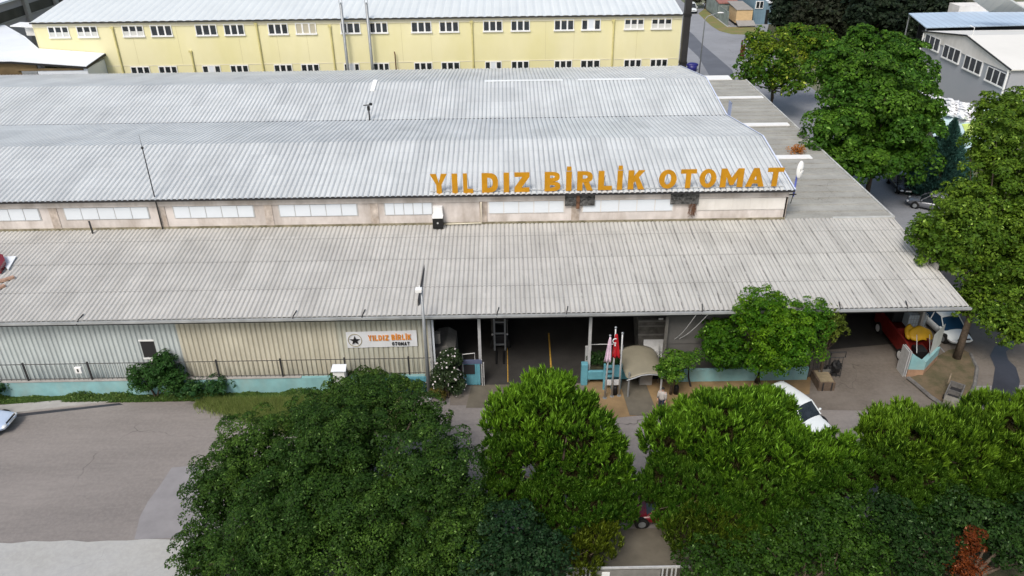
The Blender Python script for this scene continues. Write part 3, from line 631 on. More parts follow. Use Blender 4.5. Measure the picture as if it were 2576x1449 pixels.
# ------------------------------------------------------------------ yellow building
YY = 95.7
yb = thing('yellow_building', 'two-storey pale yellow building with white roof behind the factory', 'building', (-16, YY, 0))
yx0, yx1 = PY(78, 54, YY)[0], PY(1718, 32, YY)[0]; yz = PY(1290, 40, YY)[2]
mb = MB(); mb.box(yx0, yx1, YY, YY+22, 0, yz); build('wall', mb, 'yellowW', yb)
mb = MB(); mb.box(yx0-.01, yx1, YY-.06, YY-.003, yz-.62, yz-.06); mb.box(yx0, yx1, YY-.03, YY-.003, 7.85, 7.95); build('cornice_band', mb, 'yellowB', yb)
ts = tan(radians(7)); yr = YY+11
m = corr(yx0-.1, yx1+.3, [(YY-.35-YY, yz+.0), (11, yz+.05+11.3*ts), (22.3, yz)], 1.0, .05); m.v = [(x+16, y, z) for x, y, z in m.v]
o = build('roof', m, 'roofY', yb, local=True)
mb = MB(); mb.box(yx0-.1, yx1+.3, YY-.36, YY-.30, yz-.16, yz-.01); build('eave_trim', mb, 'dark', yb)
mb = MB(); mb.prism([(YY, yz-.1), (YY+22, yz-.1), (YY+11, yz+11.2*ts)], yx0, yx1, 'x'); build('gable_infill', mb, 'yellowB', yb)
TOPW = [(121, 173), (193, 245), (307, 361), (378, 432), (491, 545), (563, 614), (674, 724), (743, 795), (856, 906), (929, 975), (1034, 1085), (1105, 1154), (1215, 1264), (1285, 1333), (1394, 1444), (1463, 1511), (1571, 1620), (1639, 1690)]
LOWW = [(330, 378), (400, 447), (510, 556), (580, 626), (690, 736), (758, 804), (866, 905), (939, 980), (1042, 1088), (1110, 1157), (1220, 1262), (1286, 1331), (1394, 1439), (1460, 1509), (1569, 1613), (1635, 1679)]
def ywin(a, b, yt, yb_, blind):
    xa, xb = PY(a, yt+10, YY)[0], PY(b, yt+10, YY)[0]; z1, z0 = PY((a+b)/2, yt, YY)[2], PY((a+b)/2, yb_, YY)[2]
    fr = MB(); t = .10
    fr.box(xa, xb, YY-.10, YY-.002, z1-.09, z1); fr.box(xa-.06, xb+.06, YY-.16, YY-.002, z0-.1, z0+.07)
    fr.box(xa, xa+t, YY-.10, YY-.002, z0+.07, z1-.09); fr.box(xb-t, xb, YY-.10, YY-.002, z0+.07, z1-.09)
    for k in (1, 2): xm = xa+(xb-xa)*k/3; fr.box(xm-.09, xm+.09, YY-.09, YY-.002, z0+.07, z1-.09)
    f = build('window', fr, 'white', yb)
    pn = MB(); pn.box(xa+t, xb-t, YY-.03, YY-.0035, z0+.07, z1-.09); build('pane', pn, 'glass' if blind != 2 else 'beige_blind', f)
    if blind == 1: bl = MB(); bl.box(xa+t, xb-t, YY-.045, YY-.032, z0+.07, z0+.07+(z1-z0)*.40); build('blind', bl, 'curtain', f)
    if blind == 3: bl = MB(); xm = xa+(xb-xa)/3; bl.box(xm+.05, xm+(xb-xa)/3-.05, YY-.085, YY-.032, z0+.07, z1-.09); build('blind', bl, 'whitep', f)
for i, (a, b) in enumerate(TOPW):
    xm = (a+b)/2; ywin(a, b, 66-(xm-147)*.0145, 94-(xm-147)*.0145, {0: 1, 1: 1, 2: 1, 7: 2, 15: 3, 16: 1, 17: 1}.get(i, 0))
for i, (a, b) in enumerate(LOWW):
    xm = (a+b)/2; ywin(a, b, 167-(xm-354)*.0145, 195-(xm-354)*.0145, {2: 3, 6: 3, 10: 3}.get(i, 0))
for px, py in ((282, 70), (830, 66), (1187, 55), (1545, 52), (480, 130), (644, 60)):
    p = PY(px, py, YY-.12); mb = MB(); mb.tube([(p[0], YY-.12, p[2]), (p[0]+.02, YY-.12, 0)], .11, 7); mb.box(p[0]-.25, p[0]+.12, YY-.2, YY-.02, p[2]-.1, p[2]+.12); build('downpipe', mb, 'ypipe', yb)
mb = MB()
for px in (100, 340, 452, 605, 700, 775, 1012, 1085, 1372, 1443, 1600): x = PY(px, 120, YY)[0]; mb.box(x, x+.035, YY-.008, YY-.001, 8.0, yz-.7)
build('render_joint', mb, mat('joint', (.55, .50, .28), .9), yb)
for i, px in enumerate((865, 927)):
    b = PY(px+10, 172, YY-.8); t = PY(px-4, 11, YY-.8); mb = MB(); mb.tube([(b[0], YY-.8, 0), (b[0], YY-.8, t[2])], .17, 10)
    fl = thing('flue_pipe', ('grey flue pipe standing against the yellow wall, left one of two', 'grey-green flue pipe standing against the yellow wall, right one of two')[i], 'pipe', (b[0], YY-.8, 0), group='flue pipes on the yellow wall')
    build('pipe', mb, 'steel', fl, smooth=True)
    mb = MB(); mb.tube([(b[0]-.17, YY-.8, t[2]), (b[0]-.17, YY-.8, t[2]+.5)], .025, 4); mb.tube([(b[0]+.17, YY-.8, t[2]), (b[0]+.17, YY-.8, t[2]+.5)], .025, 4); mb.tube([(b[0], YY-.8, t[2]-.1), (b[0], YY-.8, t[2]+.2)], .1, 8); build('cowl', mb, 'steel', fl)
p = PY(993, 130, YY-.4); pipe('vent_pipe', 'thin dark bent pipe against the yellow wall right of the flues', 'pipe', [(p[0], YY-.4, 0), (p[0], YY-.4, p[2]-.3), (p[0]-.06, YY-.4, p[2])], .07, 'rust')
b = PY(1717, 165, 91.8); st = thing('chimney_stack', 'tall black square steel chimney at the right corner of the yellow building', 'chimney', (b[0], 91.8, 0))
mb = MB(); mb.box(b[0]-.36, b[0]+.36, 91.45, 92.15, 0, 17.5); build('shaft', mb, mat('black_steel', (.022, .021, .022), .6, noise=.3, nscale=.8), st)
mb = MB()
for z in (8.2, 13.5): mb.box(b[0]-.42, b[0]+.42, 91.4, 92.2, z, z+.25)
build('collar', mb, 'black', st)

# ------------------------------------------------------------------ annex and building at far left
an = thing('white_roofed_annex', 'low annex with bright white roof in front of the yellow building at left', 'building', (-52, 91, 0))
xa0, xa1 = -55.7, -47.35
mb = MB()
A_ = (xa0, 90.9, 9.75); B_ = (-47.4, 90.9, 9.05); C_ = (-47.25, 95.6, 9.45); D_ = (-54.9, 95.6, 10.1); E_ = (-75, 90.9, 9.8); F__ = (-75, 107, 9.9); H_ = tuple(G(62, 91, 9.9))
mb.slab([A_, B_, C_, D_], .08); mb.slab([E_, A_, D_, H_, (-68, 112, 9.9), (-80, 107, 9.8)], .08); build('roof', mb, 'roofW', an)
mb = MB(); mb.slab([(A_[0], 90.84, 9.66), (B_[0]+.05, 90.84, 8.96), (B_[0]+.05, 90.9, 8.96), (A_[0], 90.9, 9.66)], .22); mb.slab([(-75, 90.84, 9.7), (A_[0], 90.84, 9.66), (A_[0], 90.9, 9.66), (-75, 90.9, 9.7)], .2)
mb.slab([(B_[0], 90.9, 9.0), (B_[0]+.07, 90.9, 9.0), (C_[0]+.07, 95.6, 9.4), (C_[0], 95.6, 9.4)], .25); build('fascia', mb, 'black', an)
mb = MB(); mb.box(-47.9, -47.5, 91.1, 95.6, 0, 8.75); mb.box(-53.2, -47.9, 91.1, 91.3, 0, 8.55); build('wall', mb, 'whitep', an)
mb = MB(); mb.box(-75, -53.2, 91.2, 91.4, 0, 9.4); mb.box(-55.5, -47.9, 91.02, 91.08, 8.55, 8.8); build('ochre_front', mb, 'ochre', an)  # ochre-coloured front of the annex
mb = MB(); mb.box(-55.0, -53.25, 91.05, 91.15, 0, 8.6); build('door_panel', mb, 'steel', an)
lb = thing('grey_lilac_building', 'grey-lilac industrial building with long dusty window band at far left', 'building', (-69, 110, 0))
X0 = -69.1
def LX(x, y): return PX(x, y, X0)
zb1, zb0 = 11.2, 9.9
mb = MB(); mb.box(X0-20, X0, 70, 190, 0, 12.2); build('wall', mb, 'lilac', lb)
mb = MB(); mb.box(X0-20, X0+.5, 69.8, 190, 12.25, 12.5); build('roof', mb, 'roofW', lb)
y0 = 80
ys = [LX(58, 22)[1], LX(125, 2)[1]] if False else None
yp = PX(66, 30, X0)[1]
for k in range(-2, 5):
    a = yp+k*8.3
    mb = MB(); mb.box(X0+.002, X0+.45, a-.45, a+.45, 0, 12.2); build('pilaster', mb, 'concrete', lb)
    mb = MB(); mb.box(X0+.001, X0+.06, a+.5, a+7.8, zb0, zb1); f = build('window', mb, 'dkglass', lb)
    mb = MB(); mb.box(X0+.001, X0+.12, a+.45, a+7.85, zb0-.25, zb0-.02); build('sill', mb, 'concrete', f)
mb = MB(); p = PX(64, 110, -62); mb.slab([(-62.5, 104, 11.2), (-59.5, 104, 11.0), (-59.5, 106.5, 11.0), (-62.5, 106.5, 11.2)], .1); mb.box(-61, -59.6, 104.5, 106, 9.85, 10.88); tag(build('roof_vent', mb, 'white', loc=(-60.5, 105, 9.9)), 'white capped vent housing on the annex roof beside the yellow corner', 'vent')

# ------------------------------------------------------------------ grey building at upper right
XB = 57.3
gb = thing('grey_gabled_building', 'grey building with white gable band and four white windows at upper right', 'building', (XB, 98, 0))
ya, ybn = PX(2328, 80, XB)[1], PX(2546, 175, XB)[1]
za, zn = PX(2328, 80, XB)[2], PX(2546, 175, XB)[2]; ymid = PX(2436, 91, XB)[1]; zmid = PX(2436, 91, XB)[2]
print('gb', ya, za, ybn, zn, ymid, zmid)
mb = MB(); mb.prism([(ybn, -1), (ybn, zn), (ymid, zmid), (ya, za), (ya, -1)], XB, XB+40, 'x'); build('wall', mb, 'greywall', gb)
def lerp(a, b, t): return a+(b-a)*t
mb = MB()
bb = [(ybn, zn-.05), (ybn, zn-.4), (ya, za-.75), (ya, za-.05), (ymid, zmid-.05)]
mb.prism(bb, XB-.1, XB-.003, 'x'); build('gable_band', mb, 'offwhite', gb)
mb = MB(); mb.slab([(XB-.25, ybn-.3, zn+.05), (XB+40, ybn-.3, zn+.05), (XB+40, ymid, zmid+.12), (XB-.25, ymid, zmid+.12)], .1); mb.slab([(XB-.25, ymid, zmid+.12), (XB+40, ymid, zmid+.12), (XB+40, ya+.3, za+.05), (XB-.25, ya+.3, za+.05)], .1); build('roof', mb, 'cream', gb)
mb = MB()
for (y0, z0), (y1, z1) in (((ybn-.3, zn+.02), (ymid, zmid+.1)), ((ymid, zmid+.1), (ya+.3, za+.02))): mb.tube([(XB-.28, y0, z0), (XB-.28, y1, z1)], .09, 6)
build('gutter', mb, 'dark', gb)
mb = MB(); mb.tube([(XB-.2, ybn+.2, zn-.1), (XB-.2, ybn+.2, 0)], .12, 8); build('downpipe', mb, 'white', gb); mb = MB(); mb.tube([(XB-.2, ya-.1, za-.1), (XB-.2, ya-.1, 0)], .1, 8); build('downpipe', mb, 'white', gb); mb = MB(); mb.tube([(XB+.5, ymid, zmid), (XB+.5, ymid, zmid+1.), (XB+.1, ymid+.4, zmid+1.2)], .04, 5); build('roof_bracket', mb, 'white', gb)
for a, b, c, d_ in ((2329, 104, 2364, 104), (2375, 132, 2415, 132), (2428, 160, 2470, 160), (2484, 190, 2530, 190)):
    p0, p1 = PX(a, b-6, XB), PX(c, d_+14, XB); zc = PX((a+c)/2, b+4, XB)[2]
    y1, y0 = p0[1], p1[1]; z0, z1 = zc-.75, zc+.85
    fr = MB(); fr.box(XB-.14, XB-.1, y0, y1, z1-.08, z1); fr.box(XB-.2, XB-.003, y0-.1, y1+.1, z0-.12, z0+.05)
    for k in range(4): ym = y0+(y1-y0)*k/3; fr.box(XB-.14, XB-.003, ym-.09, ym+.09, z0+.05, z1-.08)
    f = build('window', fr, 'white', gb); pn = MB(); pn.box(XB-.115, XB-.004, y0+.05, y1-.05, z0+.05, z1-.08); build('pane', pn, 'glass', f)
# blue roofed open shed beyond it
bs = thing('blue_roofed_shed', 'open shed with blue-grey sheet roof behind the grey gabled building', 'shed', (60, 113, 0))
q = [G(2286, 33, 8.4), G(2600, 25, 8.4), G(2600, 62, 7.9), G(2330, 69, 7.9)]
mb = MB(); mb.slab([tuple(p) for p in q], .12); build('roof', mb, 'roofB', bs)
mb = MB(); mb.tube([(q[0][0]+.2, q[0][1], 8.2), (q[0][0]+.2, q[0][1], 0)], .1, 6); mb.tube([(q[3][0]+.2, q[3][1]+.3, 7.8), (q[3][0]+.2, q[3][1]+.3, 0)], .12, 6); build('post', mb, 'steel', bs)
mb = MB(); mb.box(q[0][0]+1.5, q[1][0], q[0][1]-1, q[0][1]-.8, 0, 8.1); build('back_wall', mb, 'dark', bs)
gw = thing('white_gabled_warehouse', 'white warehouse with pale ribbed roof at the top right corner', 'warehouse', (80, 130, 0))
mb = MB(); q = [G(2412, 14, 9.5), G(2440, 0, 12), G(2700, -40, 12), G(2700, 25, 8.5), G(2490, 27, 8.8)]
mb.slab([tuple(p) for p in (G(2440, -10, 12), G(2540, -5, 12), G(2590, 26, 10), G(2490, 27, 10))], .2); build('roof', mb, 'roofY', gw)
w0 = G(2412, 26, 8.6); mb = MB(); mb.box(w0[0], w0[0]+60, w0[1], w0[1]+3, 0, 9.2); build('wall', mb, 'offwhite', gw)
# pale lower sheds / sheets between the trees
ls = thing('pale_sheeted_lean_to', 'low lean-to roofed with pale teal and lime sheets below the grey wall', 'lean-to', (50, 82, 0))
mb = MB(); mb.slab([tuple(G(x, y, 3.0)) for x, y in ((2330, 300), (2500, 262), (2520, 370), (2370, 390))], .1); build('roof', mb, 'tealsheet', ls)
mb = MB(); mb.slab([tuple(G(x, y, 3.06)) for x, y in ((2420, 312), (2470, 308), (2478, 338), (2432, 340))], .04); build('lime_sheet', mb, 'limesheet', ls); mb = MB(); mb.slab([tuple(G(x, y, 3.06)) for x, y in ((2370, 283), (2450, 268), (2450, 275), (2372, 290))], .04); build('lime_sheet', mb, 'limesheet', ls)
mb = MB(); mb.slab([tuple(G(x, y, 3.07)) for x, y in ((2395, 300), (2490, 296), (2490, 304), (2397, 309))], .04); build('white_sheet', mb, 'white', ls)
mb = MB()
for x, y in ((2345, 300), (2490, 270), (2500, 360), (2385, 382)): p = G(x, y, 3.0); mb.box(p[0]-.08, p[0]+.08, p[1]-.08, p[1]+.08, 0, 2.9)
build('post', mb, 'steel', ls)
mb = MB(); p0 = G(2370, 262, 3.4); rows = []
NZ = RNG.normal(size=(16, 22))
for j in range(16):
    rows.append([tuple(G(2312+i*6.2+j*4.0-8*(j/15), 232+j*3.6+i*1.4, 3.3+.28*sin(i*1.1+j*.7)+.12*NZ[j, i]+.9*(1-j/15))) for i in range(22)])
mb.grid(rows); tag(build('plastic_sheeting', mb, 'snowy', loc=tuple(p0), smooth=False, mods=[('SOLIDIFY', {'thickness': .15})]), 'crumpled white plastic sheeting heaped under the grey gabled wall', 'plastic sheet')

# ------------------------------------------------------------------ far road corner
cf = G(1850, 65); cbx = thing('cargo_box', 'beige boarded cargo box with grey cover and tailboard at the far road corner', 'cargo container', (46.5, 156, 0))
mb = MB(); mb.box(45.0, 48.1, 156, 161.5, .5, 2.9); build('box_body', mb, 'container', cbx)
mb = MB(); mb.slab([(44.9, 155.9, 2.98), (48.2, 155.9, 2.98), (47.6, 162, 3.6), (44.6, 162, 3.6)], .1); build('cover', mb, 'conttop', cbx)
mb = MB(); mb.slab([(45.0, 153.9, .35), (48.5, 154.2, .35), (48.4, 155.95, 1.0), (45.0, 155.95, 1.0)], .1); build('tailboard', mb, 'conttop', cbx)
for x in (45.2, 48.): mb = MB(); mb.cyl((x-.12, 157, .45), .45, .25, 16, 'x'); build('wheel', mb, 'tyre', cbx)
cb2 = thing('covered_trailer', 'long trailer with grey-green side and faded red cover behind the beige cargo box', 'trailer', (45, 166, 0))
mb = MB(); mb.box(43.2, 47.2, 162.8, 173, .4, 3.0); build('side_sheet', mb, 'netting', cb2); mb = MB(); mb.slab([(43.1, 162.6, 3.2), (47.4, 162.6, 3.2), (47.0, 173.2, 3.7), (43.6, 173.2, 3.7)], .2); build('cover', mb, 'redroof', cb2)
mb = MB(); mb.box(43.4, 43.5, 155.6, 173, 0, 2.6); tag(build('screen_fence', mb, 'netting', loc=(43.5, 160, 0)), 'grey-green sheet fence beside the cargo box on the far corner', 'fence')
sh = thing('blue_grey_workshop', 'blue-grey sheet-clad workshop with white roof and black doorway at the far corner', 'workshop', (50, 160, 0))
mb = MB(); mb.prism([(48.6, 0), (56.5, 0), (56.5, 4.3), (51.6, 3.4), (48.6, 6.6)], 157.2, 170, 'y'); build('wall', mb, 'bluegrey', sh)
mb = MB(); mb.slab([(51.2, 156.8, 4.1), (57, 156.8, 4.6), (57, 170, 5.2), (51.2, 170, 4.7)], .2); build('roof', mb, 'roofW', sh)
mb = MB(); mb.box(51.0, 51.6, 157.1, 157.19, 0, 2.7); build('doorway', mb, 'black', sh)
mb = MB(); mb.box(48.8, 50.3, 157.08, 157.19, 2.9, 4.3); f = build('window', mb, 'white', sh); mb = MB(); mb.box(48.95, 49.5, 157.05, 157.079, 3.05, 4.2); mb.box(49.65, 50.2, 157.05, 157.079, 3.05, 4.2); build('pane', mb, 'glass', f)
# street lamp
b = np.array([29.55, 118.]); sp = thing('street_lamp', 'tall curved-arm street lamp beside the far road', 'street lamp', (29.5, 118, 0))
t_ = PY(1774, 50, 118); t2 = PY(1813, 32, 118)
mb = MB(); mb.tube([(29.5, 118, 0), (29.55, 118, t_[2]-.3), (29.6, 118, t_[2]+.1), (29.9, 118, t_[2]+.5), (t2[0]-.4, 118, t2[2]-.02)], [.11, .08, .07, .055, .045], 8); build('pole', mb, 'steel', sp, smooth=True)
mb = MB(); mb.sphere((t2[0], 118, t2[2]), (.5, .2, .1), 12, 6); build('lamp_head', mb, 'white', sp, smooth=True)
p = G(1742, 158, 1.2); mb = MB(); mb.sphere((p[0], p[1], .9), (.95, .6, .35), 16, 8); mb.cyl((p[0], p[1], 0), .75, .9, 16); tag(build('water_tank', mb, 'drum', loc=(p[0], p[1], 0), smooth=True), 'dark blue plastic tank with domed top behind the factory roof corner', 'tank')
p = G(1868, 147); mb = MB(); mb.box(p[0]-.5, p[0]-.3, p[1]-.1, p[1]+.1, 0, 2.9); mb.box(p[0]-.3, p[0]+.2, p[1]-.06, p[1]+.06, 0, 2.1); mb.box(p[0]-.1, p[0]+.1, p[1]-.1, p[1]+.1, 0, 2.3); tag(build('gate_post', mb, mat('rust_red', (.10, .015, .012), .8, noise=.3, nscale=2), loc=tuple(p)), 'rust-red steel gate leaf beside the yellowish tree at the far road', 'gate')

# ------------------------------------------------------------------ lamp in front, fence, wall
L0 = G(1081, 1003); LT = PY(1060, 732, L0[1])
lp_ = thing('street_lamp', 'grey street lamp with small white head in front of the factory siding', 'street lamp', (L0[0], L0[1], 0))
mb = MB(); mb.tube([(L0[0], L0[1], 0), (L0[0], L0[1], LT[2])], [.14, .07], 10); mb.cyl((L0[0], L0[1], 0), .2, .12, 12); build('pole', mb, 'steel', lp_, smooth=True)
mb = MB(); mb.box(L0[0]-.34, L0[0]+.04, L0[1]-.25, L0[1]+.1, LT[2]+.0, LT[2]+.22); mb.tube([(L0[0]-.1, L0[1], LT[2]+.2), (L0[0]-.1, L0[1], LT[2]+.35)], .05, 6); build('lamp_head', mb, 'white', lp_, mods=BEV)
YF = 40.5
xw0, xw1 = XL, BX(1084, 955, YF)
zw = PY(500, 952, YF)[2]
bw_ = thing('boundary_wall', 'low light blue wall carrying a railing along the siding at left', 'wall', (-20, YF, 0))
mb = MB(); mb.box(xw0, BX(1070, 955, YF), YF-.1, YF+.1, 0, zw); build('wall_base', mb, 'blue', bw_)
mb = MB(); mb.box(xw0, BX(760, 955, YF), YF-.14, YF+.14, zw, zw+.05); build('coping', mb, 'concrete', bw_)
zr = PY(500, 910, YF)[2]
fe = thing('railing_fence', 'rusty grey railing on the light blue wall in front of the siding', 'fence', (-20, YF, zw))
mb = MB(); mb.tube([(xw0, YF, zr), (BX(1084, 905, YF), YF, zr)], .025, 5); mb.tube([(xw0, YF, zw+.16), (BX(1084, 905, YF), YF, zw+.16)], .02, 5)
x = xw0
while x < BX(1084, 905, YF): mb.tube([(x, YF, zw+.05), (x, YF, zr)], .013, 4); x += .3
build('pickets', mb, 'dark', fe)
x = PY(64, 935, YF)[0]; xs = [x+k*3.98 for k in range(-3, 8)]
for x in xs:
    if x < xw0 or x > xw1: continue
    mb = MB(); mb.box(x-.045, x+.045, YF-.045, YF+.045, zw+.05, zr+.12); build('post', mb, 'dark', fe)
# small blue corrugated section right of the wall
mb = MB(); xx0, xx1 = BX(940, 955, YF-.16), BX(1075, 955, YF-.16)
k = 0; x = xx0
while x < xx1: mb.box(x, x+.2, YF-.2-.03*(k % 2), YF-.15, .05, zw-.02); x += .2; k += 1
build('blue_panel', mb, 'blue2', bw_)
# white boxes on the wall
p = PY(198, 931, YF-.15); nb = thing('meter_box', 'small white meter box with dark window on the railing at far left', 'box', (p[0], YF-.2, p[2]-.2))
mb = MB(); mb.box(p[0]-.22, p[0]+.2, YF-.22, YF-.05, p[2]-.22, p[2]+.22); build('casing', mb, 'white', nb, mods=BEV); mb = MB(); mb.box(p[0]-.07, p[0]+.03, YF-.235, YF-.222, p[2]-.1, p[2]+.12); build('dial', mb, 'dark', nb)
p = PY(855, 932, YF-.3); nb = thing('electric_cabinet', 'white cabinet with sloped lid standing at the light blue wall', 'cabinet', (p[0], YF-.4, 0))
mb = MB(); mb.box(p[0]-.42, p[0]+.36, YF-.5, YF-.15, .35, p[2]+.1); build('casing', mb, 'white', nb, mods=BEV)
mb = MB(); mb.slab([(p[0]-.5, YF-.6, p[2]+.14), (p[0]+.42, YF-.6, p[2]+.14), (p[0]+.42, YF-.1, p[2]+.34), (p[0]-.45, YF-.1, p[2]+.34)], .05); build('lid', mb, 'whitep', nb); mb = MB(); mb.box(p[0]+.3, p[0]+.42, YF-.55, YF-.15, 0, p[2]+.12); build('support', mb, 'steel', nb)

# ------------------------------------------------------------------ open bays
# blue gate beside column
gx0, gx1 = PY(1166, 930, 40.9)[0], PY(1211, 930, 40.9)[0]; gzt = PY(1190, 905, 40.9)[2]
gt = thing('blue_corrugated_gate', 'small light blue corrugated gate with dark grille beside the flowering bush', 'gate', ((gx0+gx1)/2, 40.9, 0))
mb = MB(); x = gx0; k = 0
while x < gx1-.1: mb.box(x, x+.1, 40.88-.03*(k % 2), 40.93, .1, gzt-.3); x += .105; k += 1
build('panel', mb, 'blue2', gt)
mb = MB(); mb.box(gx0-.05, gx1+.05, 40.84, 40.96, gzt-.28, gzt-.02); build('top_rail', mb, mat('slate_rail', (.10, .12, .20), .5), gt)
mb = MB(); mb.box(gx0+.02, gx0+.72, 40.82, 40.845, gzt-1.05, gzt-.32); build('grille', mb, 'dark', gt)
mb = MB(); mb.tube([(gx0-.02, 40.9, gzt), (gx0-.02, 40.9, gzt+.42), (gx0+.75, 40.9, gzt+.5), (gx0+.75, 40.9, gzt)], .03, 6); mb.tube([(gx1+.15, 40.9, 0), (gx1+.15, 40.9, gzt-.2)], .035, 6); mb.box(gx0-.06, gx0, 40.86, 40.94, 0, gzt); mb.box(gx1, gx1+.06, 40.86, 40.94, 0, gzt); build('frame', mb, 'pale_steel', gt)
p = PY(1095, 848, 42); mb = MB(); mb.box(p[0]-.33, p[0]+.33, 41.8, 42.2, p[2]-.4, p[2]+.35); mb.tube([(p[0]-.15, 42, p[2]+.35), (p[0]-.15, 42, ZE-.2)], .06, 6); tag(build('wall_unit', mb, 'tarp', loc=tuple(p), mods=BEV), 'pale grey wall unit hanging in the first open bay beside the siding', 'wall unit')
# tarp covered stack
mb = MB(); pts = [(-.0, 0), (.0, 1.8), (.4, 2.15), (1.3, 2.25), (2.0, 1.9), (2.1, 0)]
bx = PY(1088, 900, 42.3)[0]; mb.prism([(bx+a*.75, b) for a, b in pts], 42.1, 44.5, 'y'); tag(build('covered_stack', mb, 'tarp', loc=(bx, 43, 0)), 'stack under a grey-brown tarpaulin behind the flowering bush', 'stack')
# forklift
fx = PY(1258, 880, 45.0)[0]
fk = thing('forklift', 'dark forklift parked in the dim bay with its forks toward the road', 'forklift', (fx, 45.6, 0))
mb = MB(); mb.box(fx-.55, fx+.55, 45.1, 47.2, .35, 1.05); mb.box(fx-.5, fx+.5, 46.6, 47.6, .3, 1.35); build('chassis', mb, 'dark', fk, mods=[('BEVEL', {'width': .08, 'segments': 2})])
mb = MB(); mb.box(fx-.6, fx+.6, 45.3, 47.0, 2.12, 2.2)
for s in (-1, 1): mb.tube([(fx+s*.52, 45.3, 1.0), (fx+s*.52, 45.45, 2.15)], .04, 6); mb.tube([(fx+s*.52, 46.9, 1.3), (fx+s*.52, 46.9, 2.15)], .04, 6)
build('cab_roof', mb, 'shed', fk)
mb = MB()
for s in (-1, 1): mb.box(fx+s*.36-.06, fx+s*.36+.06, 44.75, 44.95, .1, 2.9)
for z in (.5, 1.4, 2.3, 2.8): mb.box(fx-.4, fx+.4, 44.78, 44.9, z, z+.08)
build('mast', mb, 'steel', fk)
for s in (-1, 1): mb = MB(); mb.box(fx+s*.25-.06, fx+s*.25+.06, 43.2, 44.7, .06, .11); build('fork', mb, 'black', fk)
for s in (-1, 1):
    for y, r in ((45.3, .36), (47.1, .3)): mb = MB(); mb.cyl((fx+s*.55-.12, y, r), r, .24, 14, 'x'); build('wheel', mb, 'tyre', fk)
for s in (-1, 1): mb = MB(); mb.cyl((fx+s*.5, 45.05, 1.2), .07, .06, 10, 'y'); build('headlight', mb, 'lamp', fk)
# planter with hedge
px0, px1 = PY(1461, 950, 40.9)[0], PY(1530, 950, 40.9)[0]
pl = thing('blue_planter', 'light blue concrete planter box with tall end post between bays', 'planter', ((px0+px1)/2, 41, 0))
mb = MB(); mb.box(px0, px0+.42, 40.7, 41.1, 0, 1.62); mb.box(px0+.42, PY(1600, 950, 40.9)[0], 40.74, 40.96, .42, 1.05); build('planter_wall', mb, 'blue2', pl, mods=[('BEVEL', {'width': .04, 'segments': 2})])
mb = MB(); mb.box(px0+.42, px1+1.6, 41.2, 42.2, 0, 1.0); build('soil', mb, 'soil', pl)
mb = MB(); mb.tube([(px0+.7, 41.9, 1.0), (px0+.7, 41.9, 2.35), (px1+.4, 41.9, 2.35)], .035, 6); mb.box(px0+.3, px0+.5, 41.5, 41.7, 1.2, 2.4); tag(build('handrail', mb, 'pale_steel', loc=(px0+1, 41.9, 0)), 'thin pale handrail behind the planter hedge', 'railing')
# flagpoles and flags
FP = [((1521, 1002), (1535, 846), 'left'), ((1539, 998), (1549, 826), 'middle'), ((1557, 996), (1566, 840), 'right')]
tops = []
for (bx_, by_), (tx_, ty_), nm in FP:
    b = G(bx_, by_); t = PY(tx_, ty_, b[1]); tops.append((b, t))
    fp = thing('flagpole', {'left': 'grey flagpole carrying the limp white and pink flag', 'middle': 'flagpole carrying the limp red flag, middle of three', 'right': 'bare pale flagpole nearest the barrel canopy'}[nm], 'flagpole', tuple(b), group='flagpoles before the entrance')
    mb = MB(); mb.tube([tuple(b), (t[0], b[1], t[2])], [.07, .045], 8); build('pole', mb, 'pale_steel', fp, smooth=True)
    mb = MB(); mb.sphere((t[0], b[1], t[2]+.05), .08, 8, 6); mb.cyl((b[0], b[1], 0), .13, .06, 10); build('cap_and_foot', mb, 'steel', fp)
def limp_flag(name, label, top, wtop, wbot, h, m, dx):
    rows = []
    for j in range(12):
        t = j/11; wd = wtop+(wbot-wtop)*t**.8
        rows.append([(top[0]+dx*t+wd*(i/8-.5), top[1]-.08-.1*sin(i*1.7+j*.2)*t, top[2]-h*t) for i in range(9)])
    mb = MB(); mb.grid(rows); return build(name, mb, m, loc=tuple(top), smooth=True, mods=[('SOLIDIFY', {'thickness': .02})])
b, t = tops[0]; tag(limp_flag('flag', '', (t[0], b[1], t[2]-.02), .10, .44, 1.75, 'flagpink', -.10), 'limp white flag tinged with pink on the left flagpole', 'flag')
b, t = tops[1]; f = tag(limp_flag('flag', '', (t[0]+.05, b[1], t[2]-.35), .14, .52, 1.7, 'flagred', .05), 'limp red flag with a white mark on the middle flagpole', 'flag')
mb = MB(); c_ = (t[0], b[1]-.22, t[2]-.75); mb.tube([(c_[0]+.14*cos(q)-.02, c_[1], c_[2]+.16*sin(q)) for q in np.linspace(pi*.35, pi*1.65, 9)], .03, 5); mb.box(c_[0]-.05, c_[0]+.03, c_[1]-.02, c_[1]+.02, c_[2]-.36, c_[2]-.25); build('crescent_mark', mb, 'white', f)
# blue stand behind flagpoles
p = PY(1541, 948, 40.2); bs_ = thing('blue_notice_stand', 'light blue steel stand with shelves and white notices behind the flagpoles', 'stand', (p[0], 40.2, 0))
mb = MB()
for s in (-.52, .0, .5): mb.box(p[0]+s-.06, p[0]+s+.06, 40.2, 40.32, 0, 2.0-.1*abs(s))
for z in (1.0, 1.35, 1.7): mb.box(p[0]-.5, p[0]-.02, 40.16, 40.42, z, z+.07)
mb.box(p[0]+.02, p[0]+.5, 40.2, 40.3, 1.0, 1.85); build('frame', mb, 'blue2', bs_)
for s in (-.27, .27): mb = MB(); mb.box(p[0]+s-.2, p[0]+s+.2, 40.1, 40.14, .45, .85); build('notice', mb, 'white', bs_)
